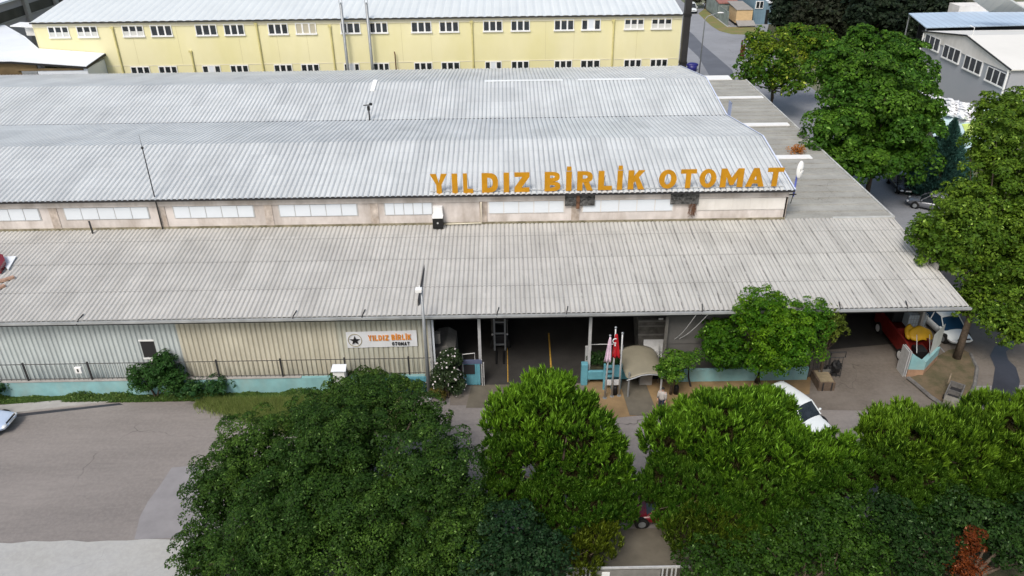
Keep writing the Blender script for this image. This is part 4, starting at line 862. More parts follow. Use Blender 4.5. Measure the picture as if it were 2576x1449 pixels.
# black pots
for (x, y, r, lb_) in ((1546, 992, .17, 'tall black bin standing between the flagpoles'), (1700, 990, .17, 'black round bollard top right of the young tree trunk'), (1777, 1003, .16, 'dark bollard top showing above the pine crown behind the terrace')):
    p = G(x, y); mb = MB(); mb.tube([(p[0], p[1], 0), (p[0], p[1], .55), (p[0], p[1], .62)], [r, r*.9, r*.7], 14); tag(build('bollard' if r < .165 or x == 1700 else 'bin', mb, 'black', loc=tuple(p), smooth=True), lb_, 'bollard' if x > 1600 else 'bin')
# barrel canopy over the entrance path
cp = thing('barrel_canopy', 'curved beige-grey barrel canopy on posts over the entrance path', 'canopy', (8.2, 40.5, 0))
# far edge and near edge arcs: measured corners
fa = [PY(x, y, 42.6) for x, y in ((1552, 884), (1575, 873), (1600, 868), (1625, 871), (1645, 879), (1652, 893), (1658, 905))]
na = [PY(x, y, 39.3) for x, y in ((1577, 955), (1596, 949), (1615, 942), (1637, 940), (1660, 942), (1672, 945), (1685, 948))]
rows = []
for k in range(7): t = k/6; rows.append([tuple(fa[i]*(1-t)+na[i]*t) for i in range(7)])
mb = MB(); mb.grid(rows); build('roof_sheet', mb, 'canopy', cp, smooth=True, mods=[('SUBSURF', {'levels': 2, 'render_levels': 2}), ('SOLIDIFY', {'thickness': .05})])
for px_, yy, m_ in ((1582, 39.4, 'steel'), (1664, 39.4, 'pale_steel'), (1560, 42.4, 'steel'), (1650, 42.4, 'pale_steel')):
    q = PY(px_, 960, yy); mb = MB(); mb.tube([(q[0], yy, 0), (q[0], yy, 1.9)], .06, 8); build('post', mb, m_, cp)
mb = MB(); mb.tube([tuple(p+np.array([0, 0, -.06])) for p in na], .04, 5); mb.tube([tuple(p+np.array([0, 0, -.06])) for p in fa], .04, 5); build('frame', mb, 'steel', cp)
p = G(1620, 955); mb = MB(); mb.box(p[0]-.4, p[0]+.4, 40.6, 41.0, 0, 1.15); tag(build('reception_counter', mb, 'concrete', loc=(p[0], 40.8, 0), mods=BEV), 'small grey block standing under the barrel canopy', 'counter')
# timber kiosk inside
x0, x1 = PY(1606, 840, 43.2)[0], PY(1674, 840, 43.2)[0]
kz = lambda y: PY(1640, y, 43.2)[2]
ks = thing('grey_kiosk', 'boarded grey kiosk with pale folded sheet in front under the factory eave', 'kiosk', ((x0+x1)/2, 43.2, 0))
mb = MB(); mb.prism([(x0+.25, 0), (x1, 0), (x1, kz(808)), (x0-.05, kz(808)), (x0+.02, kz(845))], 43.4, 45.5, 'y'); build('body', mb, 'shed', ks)
mb = MB()
for y in (812, 824, 846): mb.box(x0, x1, 43.3, 43.38, kz(y), kz(y)+.1)
build('ledge', mb, 'tarp', ks)
mb = MB(); mb.slab([(x0+.3, 42.6, kz(884)), (x1+.1, 42.6, kz(884)), (x1+.1, 43.3, kz(856)), (x0+.4, 43.3, kz(856))], .08); build('folded_sheet', mb, 'pale_steel', ks)
mb = MB(); mb.box(x0+1.25, x0+1.55, 43.25, 43.29, kz(806), kz(802)); build('small_sign', mb, 'white', ks)
mb = MB(); mb.tube([(x0+.4, 42.5, 1.35), (x1+.2, 42.5, 1.4)], .04, 6); mb.tube([(x1+.05, 42.45, 0), (x1+.05, 42.45, 2.3)], .08, 8); build('rail', mb, 'pale_steel', ks)
# cables from eave
p0 = (PY(1752, 775, YE)[0], YE-.1, ZE-.2); p1 = (PY(1783, 775, YE)[0], YE-.1, ZE-.15); pe = PY(1668, 862, 42.2)
mb = MB()
for a in (p0, p1):
    pts = [Vector(a)*(1-t)+Vector(tuple(pe))*t+Vector((0, 0, -.55*sin(pi*t))) for t in np.linspace(0, 1, 9)]; mb.tube(pts, .022, 5)
tag(build('cable', mb, 'pale_steel', loc=tuple(pe)), 'pair of slack cables running from the eave to the kiosk post', 'cable')
# low blue wall behind the trees
qx0, qx1 = PY(1700, 940, 41.0)[0], PY(2032, 935, 41.0)[0]
mb = MB(); mb.box(qx0, qx1, 40.9, 41.1, 0, .95); tag(build('low_wall', mb, 'blue', loc=((qx0+qx1)/2, 41, 0), mods=BEV), 'low light blue wall behind the round-crowned trees on the terrace', 'wall')
mb = MB(); p = PY(1722, 930, 40.5); mb.tube([(p[0]-.7, 40.5, 1.35), (p[0]+.25, 40.5, 1.4), (p[0]+.3, 40.5, .7), (p[0]+.5, 40.4, 0)], .06, 6); tag(build('handrail', mb, 'dark', loc=tuple(p)), 'black bent handrail beside the young tree on the terrace', 'railing')
# cage rack and concrete box
p = G(2085, 952); rk = thing('wire_cage_rack', 'dark wire cage rack with sacks left of the driveway', 'rack', (p[0], p[1], 0))
mb = MB()
for x in np.linspace(-1.35, .75, 9): mb.tube([(p[0]+x, p[1]+.1, 0), (p[0]+x, p[1]+.25, 1.5)], .02, 4)
for z in (.1, .8, 1.5): mb.tube([(p[0]-1.35, p[1]+.15, z), (p[0]+.8, p[1]+.2, z)], .03, 4)
mb.tube([(p[0]-.3, p[1]+.2, 1.9), (p[0]+.85, p[1]+.2, 1.9), (p[0]+.85, p[1]+.2, 1.5)], .04, 5); mb.tube([(p[0]-.1, p[1]+.2, 0), (p[0]-.1, p[1]+.2, 1.9)], .04, 5)
build('frame', mb, 'dark', rk)
mb = MB(); mb.sphere((p[0]+.35, p[1]+.1, .85), (.35, .3, .45), 10, 8, .3); mb.sphere((p[0]-.1, p[1]+.1, .6), (.3, .3, .3), 10, 8, .3); build('sack', mb, 'black', rk)
mb = MB(); mb.box(p[0]-.85, p[0]-.1, p[1]-.2, p[1]-.12, 0, .8); build('board', mb, 'shed', rk)
a, b, c, d_ = G(2062, 985, .0), G(2096, 983, 0), G(2090, 968, 0), G(2040, 967, 0)
cxb = thing('concrete_bin', 'open concrete block bin filled with pale sand on the driveway edge', 'bin', tuple((a+b)/2))
mb = MB(); y0 = a[1]+.05; mb.prism([(a[0]-.1, 0), (b[0]+.05, 0), (b[0]+.05, .62), (a[0]-.1, .62)], y0, y0+.12, 'y'); mb.box(a[0]-.1, a[0]+.03, y0+.12, y0+1.3, 0, .62); mb.box(b[0]-.08, b[0]+.05, y0+.12, y0+1.3, 0, .62); mb.box(a[0]-.1, b[0]+.05, y0+1.3, y0+1.42, 0, .62); build('bin_wall', mb, mat('brown_block', (.13, .095, .07), .9, noise=.3, nscale=2), cxb)
mb = MB(); mb.box(a[0]+.0, b[0]-.03, y0+.1, y0+1.32, .3, .66); build('fill', mb, mat('pale_sand', (.27, .22, .14), .9, noise=.2, nscale=3), cxb)
for x in (a[0]+.12, b[0]-.2): mb = MB(); mb.box(x, x+.07, y0-.04, y0-.003, 0, .62); build('batten', mb, 'dark', cxb)

# ------------------------------------------------------------------ cars
def loft_ring(x, w, zb, zt, sh):
    """closed cross-section of a body at x"""
    return [(x, -w*.86, zb), (x, -w, zb+.18), (x, -w, zb+(zt-zb)*.62), (x, -w*sh, zt), (x, 0, zt+.035), (x, w*sh, zt), (x, w, zb+(zt-zb)*.62), (x, w, zb+.18), (x, w*.86, zb)]
def make_car(name, label, cat, paint, loc, rz, L=4.4, W=1.8, H=1.5, suv=False, glass='glass', group=None):
    r = thing(name, label, cat, loc, rz, group); h = L/2; w_ = W/2; bz = .32 if not suv else .38; belt = H*.60
    st = [(-h, .80, bz+.15, belt-.12, .80), (-h+.12, .93, bz, belt-.02, .84), (-h+.7, 1, bz-.05, belt+.0, .90), (-.4*h, 1, bz-.08, belt+.0, .93), (.0, 1, bz-.08, belt-.0, .93), (.30*h, 1, bz-.08, belt-.02, .92), (.55*h, .99, bz-.05, belt-.10, .88), (h-.45, .95, bz, belt-.20, .84), (h-.12, .86, bz+.05, belt-.32, .78), (h, .74, bz+.14, belt-.45, .7)]
    rows = [loft_ring(x, w_*a, zb, zt, sh) for x, a, zb, zt, sh in st]; mb = MB(); mb.grid(rows); n = 9; mb.f.append(tuple(range(n-1, -1, -1))); mb.f.append(tuple((len(st)-1)*n+i for i in range(n)))
    build('body', mb, paint, r, smooth=True, local=True, mods=[('SUBSURF', {'levels': 1, 'render_levels': 2})])
    xr0, xr1, xw0_, xw1_ = (-h+.08, -h+.55, .20*h, .52*h) if suv else (-h+.35, -h+1.05, .12*h, .50*h)
    z0, z1 = belt-.05, H-.05; wb, wt = w_*.90, w_*.70
    mb = MB(); mb.add([(xr0, -wb, z0), (xw1_, -wb, z0-.04), (xw1_, wb, z0-.04), (xr0, wb, z0), (xr1, -wt, z1), (xw0_, -wt, z1), (xw0_, wt, z1), (xr1, wt, z1)], [(0, 1, 5, 4), (1, 2, 6, 5), (2, 3, 7, 6), (3, 0, 4, 7), (4, 5, 6, 7)])
    build('windows', mb, glass, r, local=True, mods=[('BEVEL', {'width': .05, 'segments': 3})])
    mb = MB(); rows = []
    for i, x in enumerate((xr1-.12, xr1+.05, (xr1+xw0_)/2, xw0_-.02, xw0_+.12)):
        zz = z1+(.0, .05, .075, .05, .0)[i]; ww = wt+(-.02, .03, .03, .03, -.02)[i]
        rows.append([(x, -ww, zz-.07), (x, -ww*.9, zz), (x, 0, zz+.03), (x, ww*.9, zz), (x, ww, zz-.07)])
    mb.grid(rows)
    build('roof', mb, paint, r, smooth=True, local=True, mods=[('SOLIDIFY', {'thickness': .04}), ('SUBSURF', {'levels': 1, 'render_levels': 1})])
    for s in (-1, 1):
        for pa, pb_, pr_ in (((xr0+.02, s*wb, z0), (xr1, s*wt, z1), .045), ((xw1_, s*wb, z0-.03), (xw0_, s*wt, z1), .04), (((xr0+xw1_)/2-.1, s*wb, z0), ((xr1+xw0_)/2-.05, s*(wt+.005), z1), .035)):
            mb = MB(); mb.tube([pa, pb_], pr_, 5); build('roof_pillar', mb, paint, r, local=True)
    R_ = .32 if not suv else .36
    for x in (-h+.82, h-.85):
        for s in (-1, 1):
            mb = MB(); mb.tube([(x, s*(w_-.2), R_), (x, s*(w_-.17), R_), (x, s*(w_+.0), R_), (x, s*(w_+.025), R_)], [R_*.9, R_, R_, R_*.9], 20); wl = build('wheel', mb, 'tyre', r, smooth=True, local=True)
            mb = MB(); mb.cyl((x, s*(w_+.025) if s > 0 else s*(w_+.025)-.012, R_), R_*.6, .012, 16, 'y'); build('rim', mb, 'steel', wl, local=True)
            mb = MB(); mb.tube([(x, s*(w_-.3), R_+.02), (x, s*(w_-.004), R_+.02)], R_*1.16, 20); build('wheel_arch', mb, 'black', r, local=True)
    for s in (-1, 1):
        mb = MB(); mb.sphere((h-.14, s*w_*.62, belt-.36), (.14, .2, .09), 10, 6); build('headlight', mb, 'lamp', r, smooth=True, local=True)
        mb = MB(); mb.sphere((-h+.08, s*w_*.74, belt-.18), (.08, .14, .14), 10, 6); build('tail_light', mb, 'tail', r, smooth=True, local=True)
        mb = MB(); mb.sphere((xw1_-.22, s*(w_+.08), belt+.06), (.08, .11, .08), 10, 6); build('mirror', mb, paint, r, smooth=True, local=True)
    mb = MB(); mb.box(h-.03, h+.015, -.26, .26, bz+.16, bz+.28); build('number_plate', mb, 'white', r, local=True)
    mb = MB(); mb.box(h-.06, h-.005, -.45, .45, bz+.33, bz+.42); build('grille', mb, 'black', r, local=True)
    mb = MB(); mb.box(-h-.015, -h+.03, -.26, .26, bz+.3, bz+.42); build('number_plate', mb, 'white', r, local=True)
    return r
p = G(2008, 1052); make_car('parked_car', 'white car half hidden by the pine crown beside the concrete bin', 'car', 'carwhite', (p[0]-.35, p[1]-.15, 0), radians(-60), suv=True, H=1.62)
p = G(2410, 862); make_car('parked_car', 'white car with blue windscreen parked nose-out at the right end of the factory', 'car', 'carwhite', (30.8, 46.4, 0), radians(-84), glass='blueglass')
p = G(2322, 528); make_car('parked_car', 'grey car on the side road half covered by the tree', 'car', 'cargrey', (p[0]+.9, p[1]+.3, 0), radians(146))
p = G(2283, 494); make_car('parked_car', 'black car with white number plate in the deep shade of the trees', 'car', 'carblack', (p[0]+.2, p[1]+2.1, 0), radians(-97))
make_car('parked_car', 'dark red car on the road under the pine branches', 'car', 'darkred', (8.0, 29.4, 0), radians(180))
p = G(20, 1096); make_car('parked_car', 'pale blue car nosing in at the left picture edge', 'car', 'carblue', (p[0]-2.2, p[1]+.75, 0), radians(0))
p = G(1747, 36); make_car('delivery_van', 'small white van with black bumper at the top of the far road', 'van', 'carwhite', (p[0]-.2, p[1]+2.4, 0), radians(-92), suv=True, H=1.85, W=1.9)
# red truck with yellow load and tank
tr = thing('red_truck', 'battered red flatbed truck parked under the right end of the eave', 'truck', (25.5, 45, 0), 0)
T0 = PY(2290, 850, 44.5)
bx = G(2262, 890); ax = bx[0]+.42
mb = MB(); mb.prism([(42.15, .45), (42.15, 1.35), (42.75, 1.55), (47.25, 1.6), (47.25, .5)], ax-.75, ax-.62, 'x'); mb.prism([(42.95, .45), (42.95, 1.3), (47.25, 1.5), (47.25, .5)], ax+1.02, ax+1.15, 'x'); mb.box(ax-.62, ax+1.02, 42.45, 47.25, .55, .8); mb.box(ax-.62, ax+1.02, 44.35, 44.47, .8, 1.6); build('bed', mb, 'red', tr)
mb = MB(); mb.box(ax-.6, ax+1.15, 45.25, 47.25, 1.5, 2.7); build('cab', mb, 'black', tr, mods=[('BEVEL', {'width': .12, 'segments': 2})])
for y in (42.95, 46.35):
    for s in (-.72, 1.1): mb = MB(); mb.cyl((ax+s-.13, y, .42), .42, .26, 18, 'x'); wl = build('wheel', mb, 'tyre', tr); mb = MB(); mb.cyl((ax+s-.15, y, .42), .27, .3, 14, 'x'); build('rim', mb, 'white', wl)
mb = MB(); mb.box(ax+.1, ax+1.3, 44.55, 45.35, 1.55, 2.5); ib = thing('tank_container', 'white plastic tank in a steel cage on the red truck', 'tank', (ax+.6, 44.95, 1.5)); build('tank', mb, 'ibc', ib, mods=BEV)
mb = MB()
for x in np.linspace(ax+.08, ax+1.32, 8): mb.tube([(x, 44.51, 1.5), (x, 44.51, 2.55), (x, 45.39, 2.55)], .02, 4)
for z in (1.6, 1.9, 2.2, 2.5): mb.tube([(ax+.06, 44.51, z), (ax+1.34, 44.51, z)], .02, 4)
for y in (44.65, 44.95, 45.25): mb.tube([(ax+.06, y, 2.56), (ax+1.34, y, 2.56)], .02, 4)
build('cage', mb, 'steel', ib)
for i, (xx, yy, w_, h_, rt_) in enumerate(((.12, 43.7, .36, .8, .5), (.78, 43.45, .78, .8, -.1))):
    mb = MB(); rows = []
    for j in range(7):
        q = j/6; e = (1-abs(2*q-1)**3)**.5*.5+.5 if 0 < j < 6 else .45
        rows.append([(ax+xx+(u-.5)*2*w_*e+rt_*.2*q, yy+q*h_, 1.12+.60*q+.16*(1-(2*u-1)**2)) for u in np.linspace(0, 1, 9)])
    mb.grid(rows); tag(build('yellow_cover', mb, 'yellow', loc=(ax+xx, yy, 1.), smooth=True, mods=[('SOLIDIFY', {'thickness': .06})]), ('narrow yellow machine cover lying upright on the truck bed', 'wide yellow machine cover lying on the truck bed')[i], 'cover', 'yellow covers on the truck bed')
# blue pillar wall and leaning board
q = thing('blue_corner_wall', 'short light blue wall with orange-brown foot beside the driveway', 'wall', (26.3, 41.5, 0))
w0, w1, w2 = G(2280, 947), G(2319, 948), G(2354, 911)
mb = MB(); zt_ = 1.75
mb.add([(w0[0], w0[1], .55), (w1[0], w1[1], .55), (w2[0], w2[1], .55), (w2[0]-.25, w2[1]+.1, .55), (w1[0]-.2, w1[1]+.25, .55), (w0[0], w0[1]+.25, .55), (w0[0], w0[1], zt_), (w1[0], w1[1], 1.15), (w2[0], w2[1], 1.2), (w2[0]-.25, w2[1]+.1, 1.2), (w1[0]-.2, w1[1]+.25, 1.15), (w0[0], w0[1]+.25, zt_)],
       [(0, 1, 7, 6), (1, 2, 8, 7), (2, 3, 9, 8), (3, 4, 10, 9), (4, 5, 11, 10), (5, 0, 6, 11), (6, 7, 10, 11), (7, 8, 9, 10)]); build('wall_face', mb, 'blue', q)
mb = MB(); mb.add([(w0[0], w0[1]-.01, 0), (w1[0]+.01, w1[1]-.01, 0), (w2[0]+.01, w2[1], 0), (w2[0]-.25, w2[1]+.1, 0), (w0[0], w0[1]+.25, 0), (w0[0], w0[1]-.01, .55), (w1[0]+.01, w1[1]-.01, .55), (w2[0]+.01, w2[1], .55), (w2[0]-.25, w2[1]+.1, .55), (w0[0], w0[1]+.25, .55)], [(0, 1, 6, 5), (1, 2, 7, 6), (2, 3, 8, 7), (4, 0, 5, 9), (5, 6, 7, 8, 9)]); build('wall_foot', mb, mat('peeling_foot', (.36, .22, .14), .9, noise=.25, nscale=1.5), q)
sb = MB()
for s in (0, .14): sb.box(w0[0]-.12-s, w0[0]-.06-s, w0[1]-.02, w0[1]+.9, 0, 1.9)
tag(build('leaning_gate_leaf', sb, 'pale_steel', loc=(w0[0]-.15, w0[1]+.3, 0)), 'folded pale steel gate leaf standing against the blue corner wall', 'gate')
a, b = G(2338, 893, 1.2), G(2365, 866, 1.2); c, d_ = PY(2378, 815, b[1]+.1), PY(2351, 842, a[1]+.1)
bpts = [tuple(a), tuple(b), tuple(c), tuple(d_)]; mb = MB(); mb.add(bpts+[(x+.06, y+.05, z) for x, y, z in bpts], [(0, 3, 2, 1), (4, 5, 6, 7), (0, 1, 5, 4), (1, 2, 6, 5), (2, 3, 7, 6), (3, 0, 4, 7)])
tag(build('leaning_board', mb, mat('board', (.50, .52, .49), .7, noise=.1, nscale=2), loc=tuple(a)), 'large pale board standing on top of the light blue corner wall', 'board')
mb = MB(); c = G(2318, 905, .6); mb.box(c[0]-.35, c[0]+.35, c[1]+.1, c[1]+.9, .3, 1.2); tag(build('engine_part', mb, 'black', loc=(c[0], c[1], .3), mods=BEV), 'black machine part heaped behind the light blue corner wall', 'machine part')
mb = MB()
for dx in (-.5, .35): mb.tube([(c[0]+dx, c[1]-.1, 1.2), (c[0]+dx+.35, c[1]+1.0, 1.9)], .03, 5)
tag(build('steel_bar', mb, 'pale_steel', loc=(c[0], c[1], 1.3)), 'pair of pale bars slanting above the blue corner wall', 'bar')
# broken cart
p = G(2395, 1005); ct = thing('broken_cart', 'broken grey concrete-caked cart tipped on the planting bed', 'cart', (p[0], p[1], .16), radians(52))
mb = MB(); mb.box(-.9, .9, -.42, -.36, .15, .6); mb.box(-.9, .9, .36, .42, .15, .6); mb.box(.84, .9, -.36, .36, .15, .6); mb.box(-.03, .03, -.36, .36, .15, .5); mb.box(-.9, .9, -.36, .36, .12, .18); build('tray', mb, 'cartgrey', ct, local=True)
mb = MB(); mb.box(-1.5, -.92, -.42, .36, .1, .62); build('front_box', mb, mat('cement_crust', (.21, .195, .165), .9, noise=.2, nscale=3), ct, local=True)
mb = MB(); mb.box(-.8, -.1, -.3, .3, .19, .25); mb.box(.1, .8, -.3, .3, .19, .25); build('tray_floor', mb, 'dark', ct, local=True)
mb = MB(); mb.tube([(.5, .5, .6), (1.5, .55, .7)], .05, 6); mb.tube([(-1.5, -.5, .05), (-2.2, -.3, .05)], .05, 6); build('handle', mb, 'wood', ct, local=True)
for s in (-.48, .44): mb = MB(); mb.cyl((-.4, s, .12), .16, .06, 12, 'y'); build('wheel', mb, 'tyre', ct, local=True)
# garden gate at the lower edge
g0, g1 = G(1425, 1436, 1.25), G(1735, 1420, 1.25); yg = (g0[1]+g1[1])/2
gg = thing('garden_gate', 'pale steel sliding gate across the path at the lower picture edge', 'gate', ((g0[0]+g1[0])/2, yg, 0))
mb = MB(); mb.box(g0[0], g1[0], yg-.04, yg+.04, 1.2, 1.3); mb.box(g0[0], g1[0], yg-.03, yg+.03, .15, .23); build('rail', mb, 'pale_steel', gg)
def GX(x): return PY(x, 1436, yg)[0]
for x in (1464, 1474, 1484, 1494, 1667, 1678, 1690, 1700): mb = MB(); mb.box(GX(x)-.035, GX(x)+.035, yg-.03, yg+.03, .23, 1.2); build('post', mb, 'pale_steel', gg)
mb = MB(); mb.box(g0[0], GX(1460), yg-.01, yg+.01, .25, 1.1); mb.box(GX(1498), GX(1662), yg-.01, yg+.01, .25, 1.1); build('infill_sheet', mb, 'tarp', gg)
mb = MB(); mb.box(GX(1514), GX(1534), yg-.05, yg-.015, .55, 1.0); build('notice_plate', mb, 'white', gg)

# ------------------------------------------------------------------ foliage
def rnd_unit(n):
    v = RNG.normal(size=(n, 3)); return v/np.linalg.norm(v, axis=1, keepdims=True)
def quads_mesh(name, P, A, B, tint, m, parent=None, loc=(0, 0, 0), tri=False):
    """leaf faces: centre P, half axes A (length) and B (width), tint per leaf"""
    n = len(P)
    if tri: V = np.stack([P-B, P+B, P+A], 1); k = 3
    else: V = np.stack([P-A, P+B, P+A, P-B], 1); k = 4
    o0 = np.array(root_loc(parent) if parent else loc)
    V = (V.reshape(-1, 3)-o0).astype(np.float32)
    me = bpy.data.meshes.new(name); me.vertices.add(len(V)); me.vertices.foreach_set('co', V.ravel())
    me.loops.add(n*k); me.loops.foreach_set('vertex_index', np.arange(n*k, dtype=np.int32))
    me.polygons.add(n); me.polygons.foreach_set('loop_start', np.arange(0, n*k, k, dtype=np.int32)); me.polygons.foreach_set('loop_total', np.full(n, k, np.int32))
    at = me.attributes.new('tint', 'FLOAT_COLOR', 'FACE'); at.data.foreach_set('color', np.c_[tint, np.ones(n)].astype(np.float32).ravel())
    me.update(); me.materials.append(M[m]); o = bpy.data.objects.new(name, me); COL.objects.link(o)
    if parent: o.parent = parent
    else: o.location = loc
    return o
def blob(x, y, Y, rx, ry=None, dep=1.):
    """crown lobe measured in the photograph, at depth Y: centre and radii in metres"""
    ry = ry or rx; c = PY(x, y, Y); s = np.dot(c-CC, FW)/F_
    return (c, np.array([rx*s, rx*s*dep, ry*s/ .95]))
def crown_points(blobs, dens, clump=.30, fill=.18, flat=.0, sp=1.3):
    """points on many sub-clumps over the lobes; returns P, outward N, tint value of the bough"""
    Ps, Ns, Cs = [], [], []
    for c, r in blobs:
        area = 4*pi*((r[0]*r[1])**1.6/3+(r[0]*r[2])**1.6/3+(r[1]*r[2])**1.6/3)**(1/1.6)
        rm = r.mean(); cr = max(.35, clump*rm); ncl = max(7, int(area/(cr*cr*2.5)))
        d = rnd_unit(ncl*3)                                   # spread the boughs evenly
        keep = [0]
        for i in range(1, len(d)):
            if len(keep) >= ncl: break
            if np.linalg.norm(d[keep]-d[i], axis=1).min() > sp*cr/rm: keep.append(i)
        d = d[keep]; ncl = len(d); d[:, 2] = np.where(d[:, 2] < -.6, -d[:, 2], d[:, 2])
        dep = RNG.random((ncl, 1))**1.5
        cc = c+d*r*(1.0-.42*dep-cr/rm*.35)
        rad = cr*RNG.uniform(.7, 1.2, ncl); lobe = RNG.normal()*.5
        n = int(area*dens)
        k = RNG.integers(0, ncl, n); u = rnd_unit(n)+d[k]*.65+np.array([0, 0, .5]); u /= np.linalg.norm(u, axis=1, keepdims=True)
        p = cc[k]+u*rad[k][:, None]*(1-.25*RNG.random((n, 1))**2)*np.array([1, 1, .85-flat])
        ok = p[:, 2] > .1
        val = np.clip(RNG.normal(size=ncl)*.8+lobe, -1.05, 2.2)
        Ps.append(p[ok]); Ns.append(u[ok]); Cs.append(val[k][ok])
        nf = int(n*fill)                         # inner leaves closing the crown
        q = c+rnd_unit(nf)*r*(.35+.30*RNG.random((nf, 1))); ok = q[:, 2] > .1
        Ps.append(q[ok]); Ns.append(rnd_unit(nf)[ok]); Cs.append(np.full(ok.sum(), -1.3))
    return np.concatenate(Ps), np.concatenate(Ns), np.concatenate(Cs)
def tints(n, val, base, alt, var=.22, altp=.12):
    base = np.array(base); alt = np.array(alt)
    mixf = np.clip(altp+.22*val+RNG.normal(size=n)*.16, 0, 1)[:, None]
    return np.clip((base*(1-mixf)+alt*mixf)*(1+var*RNG.normal(size=(n, 1))), .003, 1)
def leaves(P, N, val, size, base, alt, name, parent, m='leaf', asp=.55, tri=False, var=.22, altp=.12, up=.0, loc=None):
    inner_fill = val < -1.1  # leaves inside the crown, kept to the darker tone
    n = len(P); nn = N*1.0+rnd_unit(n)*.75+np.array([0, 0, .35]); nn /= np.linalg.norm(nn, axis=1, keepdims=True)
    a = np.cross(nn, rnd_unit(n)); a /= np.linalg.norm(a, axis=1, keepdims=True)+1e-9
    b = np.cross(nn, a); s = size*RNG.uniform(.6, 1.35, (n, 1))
    s[inner_fill] *= 1.8; tn = tints(n, np.where(inner_fill, -.6, val), base, alt, var, altp); pale = RNG.random(n) < .012; tn[pale] = np.array(alt)*1.6+.06  # a few leaves painted bright as glints
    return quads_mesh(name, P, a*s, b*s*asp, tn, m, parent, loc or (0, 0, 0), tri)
def shoots(P, N, val, length, base, alt, name, parent, k=9, wd=.03):
    """pine shoots: upright candles of needles, paler at the tips, over inner needles tinted dark for shade"""
    n = len(P); inner_fill = val < -1.1
    d = N*.60+np.array([0, 0, .95])+RNG.normal(size=(n, 3))*.22; d /= np.linalg.norm(d, axis=1, keepdims=True)
    Pk = np.repeat(P, k, 0); Dk = np.repeat(d, k, 0); vk = np.repeat(val, k); m_ = n*k; ok = np.repeat(inner_fill, k)
    t = RNG.random((m_, 1)); L_ = length*np.repeat(RNG.uniform(.55, 1.35, (n, 1)), k, 0)
    nd = Dk*1.0+rnd_unit(m_)*(.42+.5*ok[:, None]); nd /= np.linalg.norm(nd, axis=1, keepdims=True)
    base_p = Pk+Dk*L_*t*.70+rnd_unit(m_)*.05
    ln = L_*.42; side = np.cross(nd, rnd_unit(m_)); side /= np.linalg.norm(side, axis=1, keepdims=True)+1e-9
    tn = tints(m_, vk*.8+(t[:, 0]-.55)*4.2, base, alt, .16, .22); tn[ok] = np.array([.032, .030, .010])*(1+.3*RNG.normal(size=(int(ok.sum()), 1))); tn = np.clip(tn, .003, 1); tip = (t[:, 0] > .9) & (RNG.random(m_) < .35) & ~ok; tn[tip] = np.array(alt)*1.5+.03  # inner needles painted dark for shade, some tips bright as highlights
    return quads_mesh(name, base_p, nd*ln, side*wd, tn, 'needle', parent)
def trunk(parent, base, blobs, r=.2, m='bark', limbs=True, name='trunk', lean=(0, 0)):
    top = max(blobs, key=lambda b: b[1].mean()); tc = top[0]; mb = MB(); b = np.array(base)
    h = tc[2]; pts = [b, b+np.array([lean[0]*.3, lean[1]*.3, h*.3]), b*.5+np.array([tc[0], tc[1], 0])*.5+np.array([0, 0, h*.65]), np.array(tc)]
    pts = [np.array(p) for p in pts]; pts[0][2] = 0
    mb.tube([tuple(p) for p in pts], [r*1.35, r, r*.75, r*.4], 9)
    if limbs:
        for c, rr in blobs:
            s = pts[1]*.5+pts[2]*.5; e = np.array(c)
            for j in range(3):
                q = e+rnd_unit(1)[0]*rr*.6; mid = (s+q)/2+RNG.normal(size=3)*.25; mb.tube([tuple(s), tuple(mid), tuple(q)], [r*.5, r*.3, r*.12], 6)
    return build(name, mb, m, parent, smooth=True)
def tree(name, label, cat, base, blobs, kind='leaf', dens=60, size=.13, c0=(.03, .075, .012), c1=(.09, .16, .02), r=.2, group=None, clump=.30, asp=.55, fill=.18, var=.25, altp=.12, length=.5, k=9, low=None):
    t = thing(name, label, cat, (base[0], base[1], 0), group=group)
    trunk(t, (base[0], base[1], 0), blobs, r)
    if kind == 'pine':
        if low: trunk(t, (base[0], base[1], 0), low, r*.7, name='bough')
        for bl, nm, dn, ln, kk, a_, b_, wd in ((blobs, 'crown', dens, length, k, c0, c1, .023), (low, 'lower_crown', dens*1.7, length*.62, k, tuple(v*1.15 for v in c0), (.075, .155, .012), .019)):
            if not bl: continue
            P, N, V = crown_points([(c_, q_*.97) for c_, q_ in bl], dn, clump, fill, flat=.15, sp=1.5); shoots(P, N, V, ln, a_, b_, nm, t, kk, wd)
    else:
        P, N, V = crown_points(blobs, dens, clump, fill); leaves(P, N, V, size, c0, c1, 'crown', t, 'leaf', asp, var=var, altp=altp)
    return t
YG = (.13, .19, .02)
# far right trees
tree('leafy_tree', 'yellow-tinged bushy tree beside the far road behind the side roof', 'tree', (34.5, 99), [blob(1945, 160, 98, 75, 72), blob(1890, 185, 96, 46, 50), blob(2010, 115, 101, 60, 48), blob(1990, 200, 96, 55, 50), blob(1905, 110, 101, 40, 36), blob(2060, 130, 100, 50, 60)], dens=15, size=.20, c0=(.040, .11, .008), c1=(.24, .28, .014), altp=.17)
tree('leafy_tree', 'large dark green tree with big crown overhanging the grey side roof', 'tree', (35, 70), [blob(2190, 260, 72, 130, 120), blob(2100, 350, 68, 85, 90), blob(2260, 370, 69, 100, 90), blob(2110, 180, 76, 80, 70), blob(2270, 180, 76, 85, 70), blob(2160, 110, 79, 45, 45), blob(2170, 410, 66, 90, 45), blob(2315, 290, 72, 70, 70), blob(2240, 120, 79, 50, 35)], dens=34, fill=.3, size=.17, c0=(.032, .095, .007), c1=(.12, .24, .02), asp=.6)
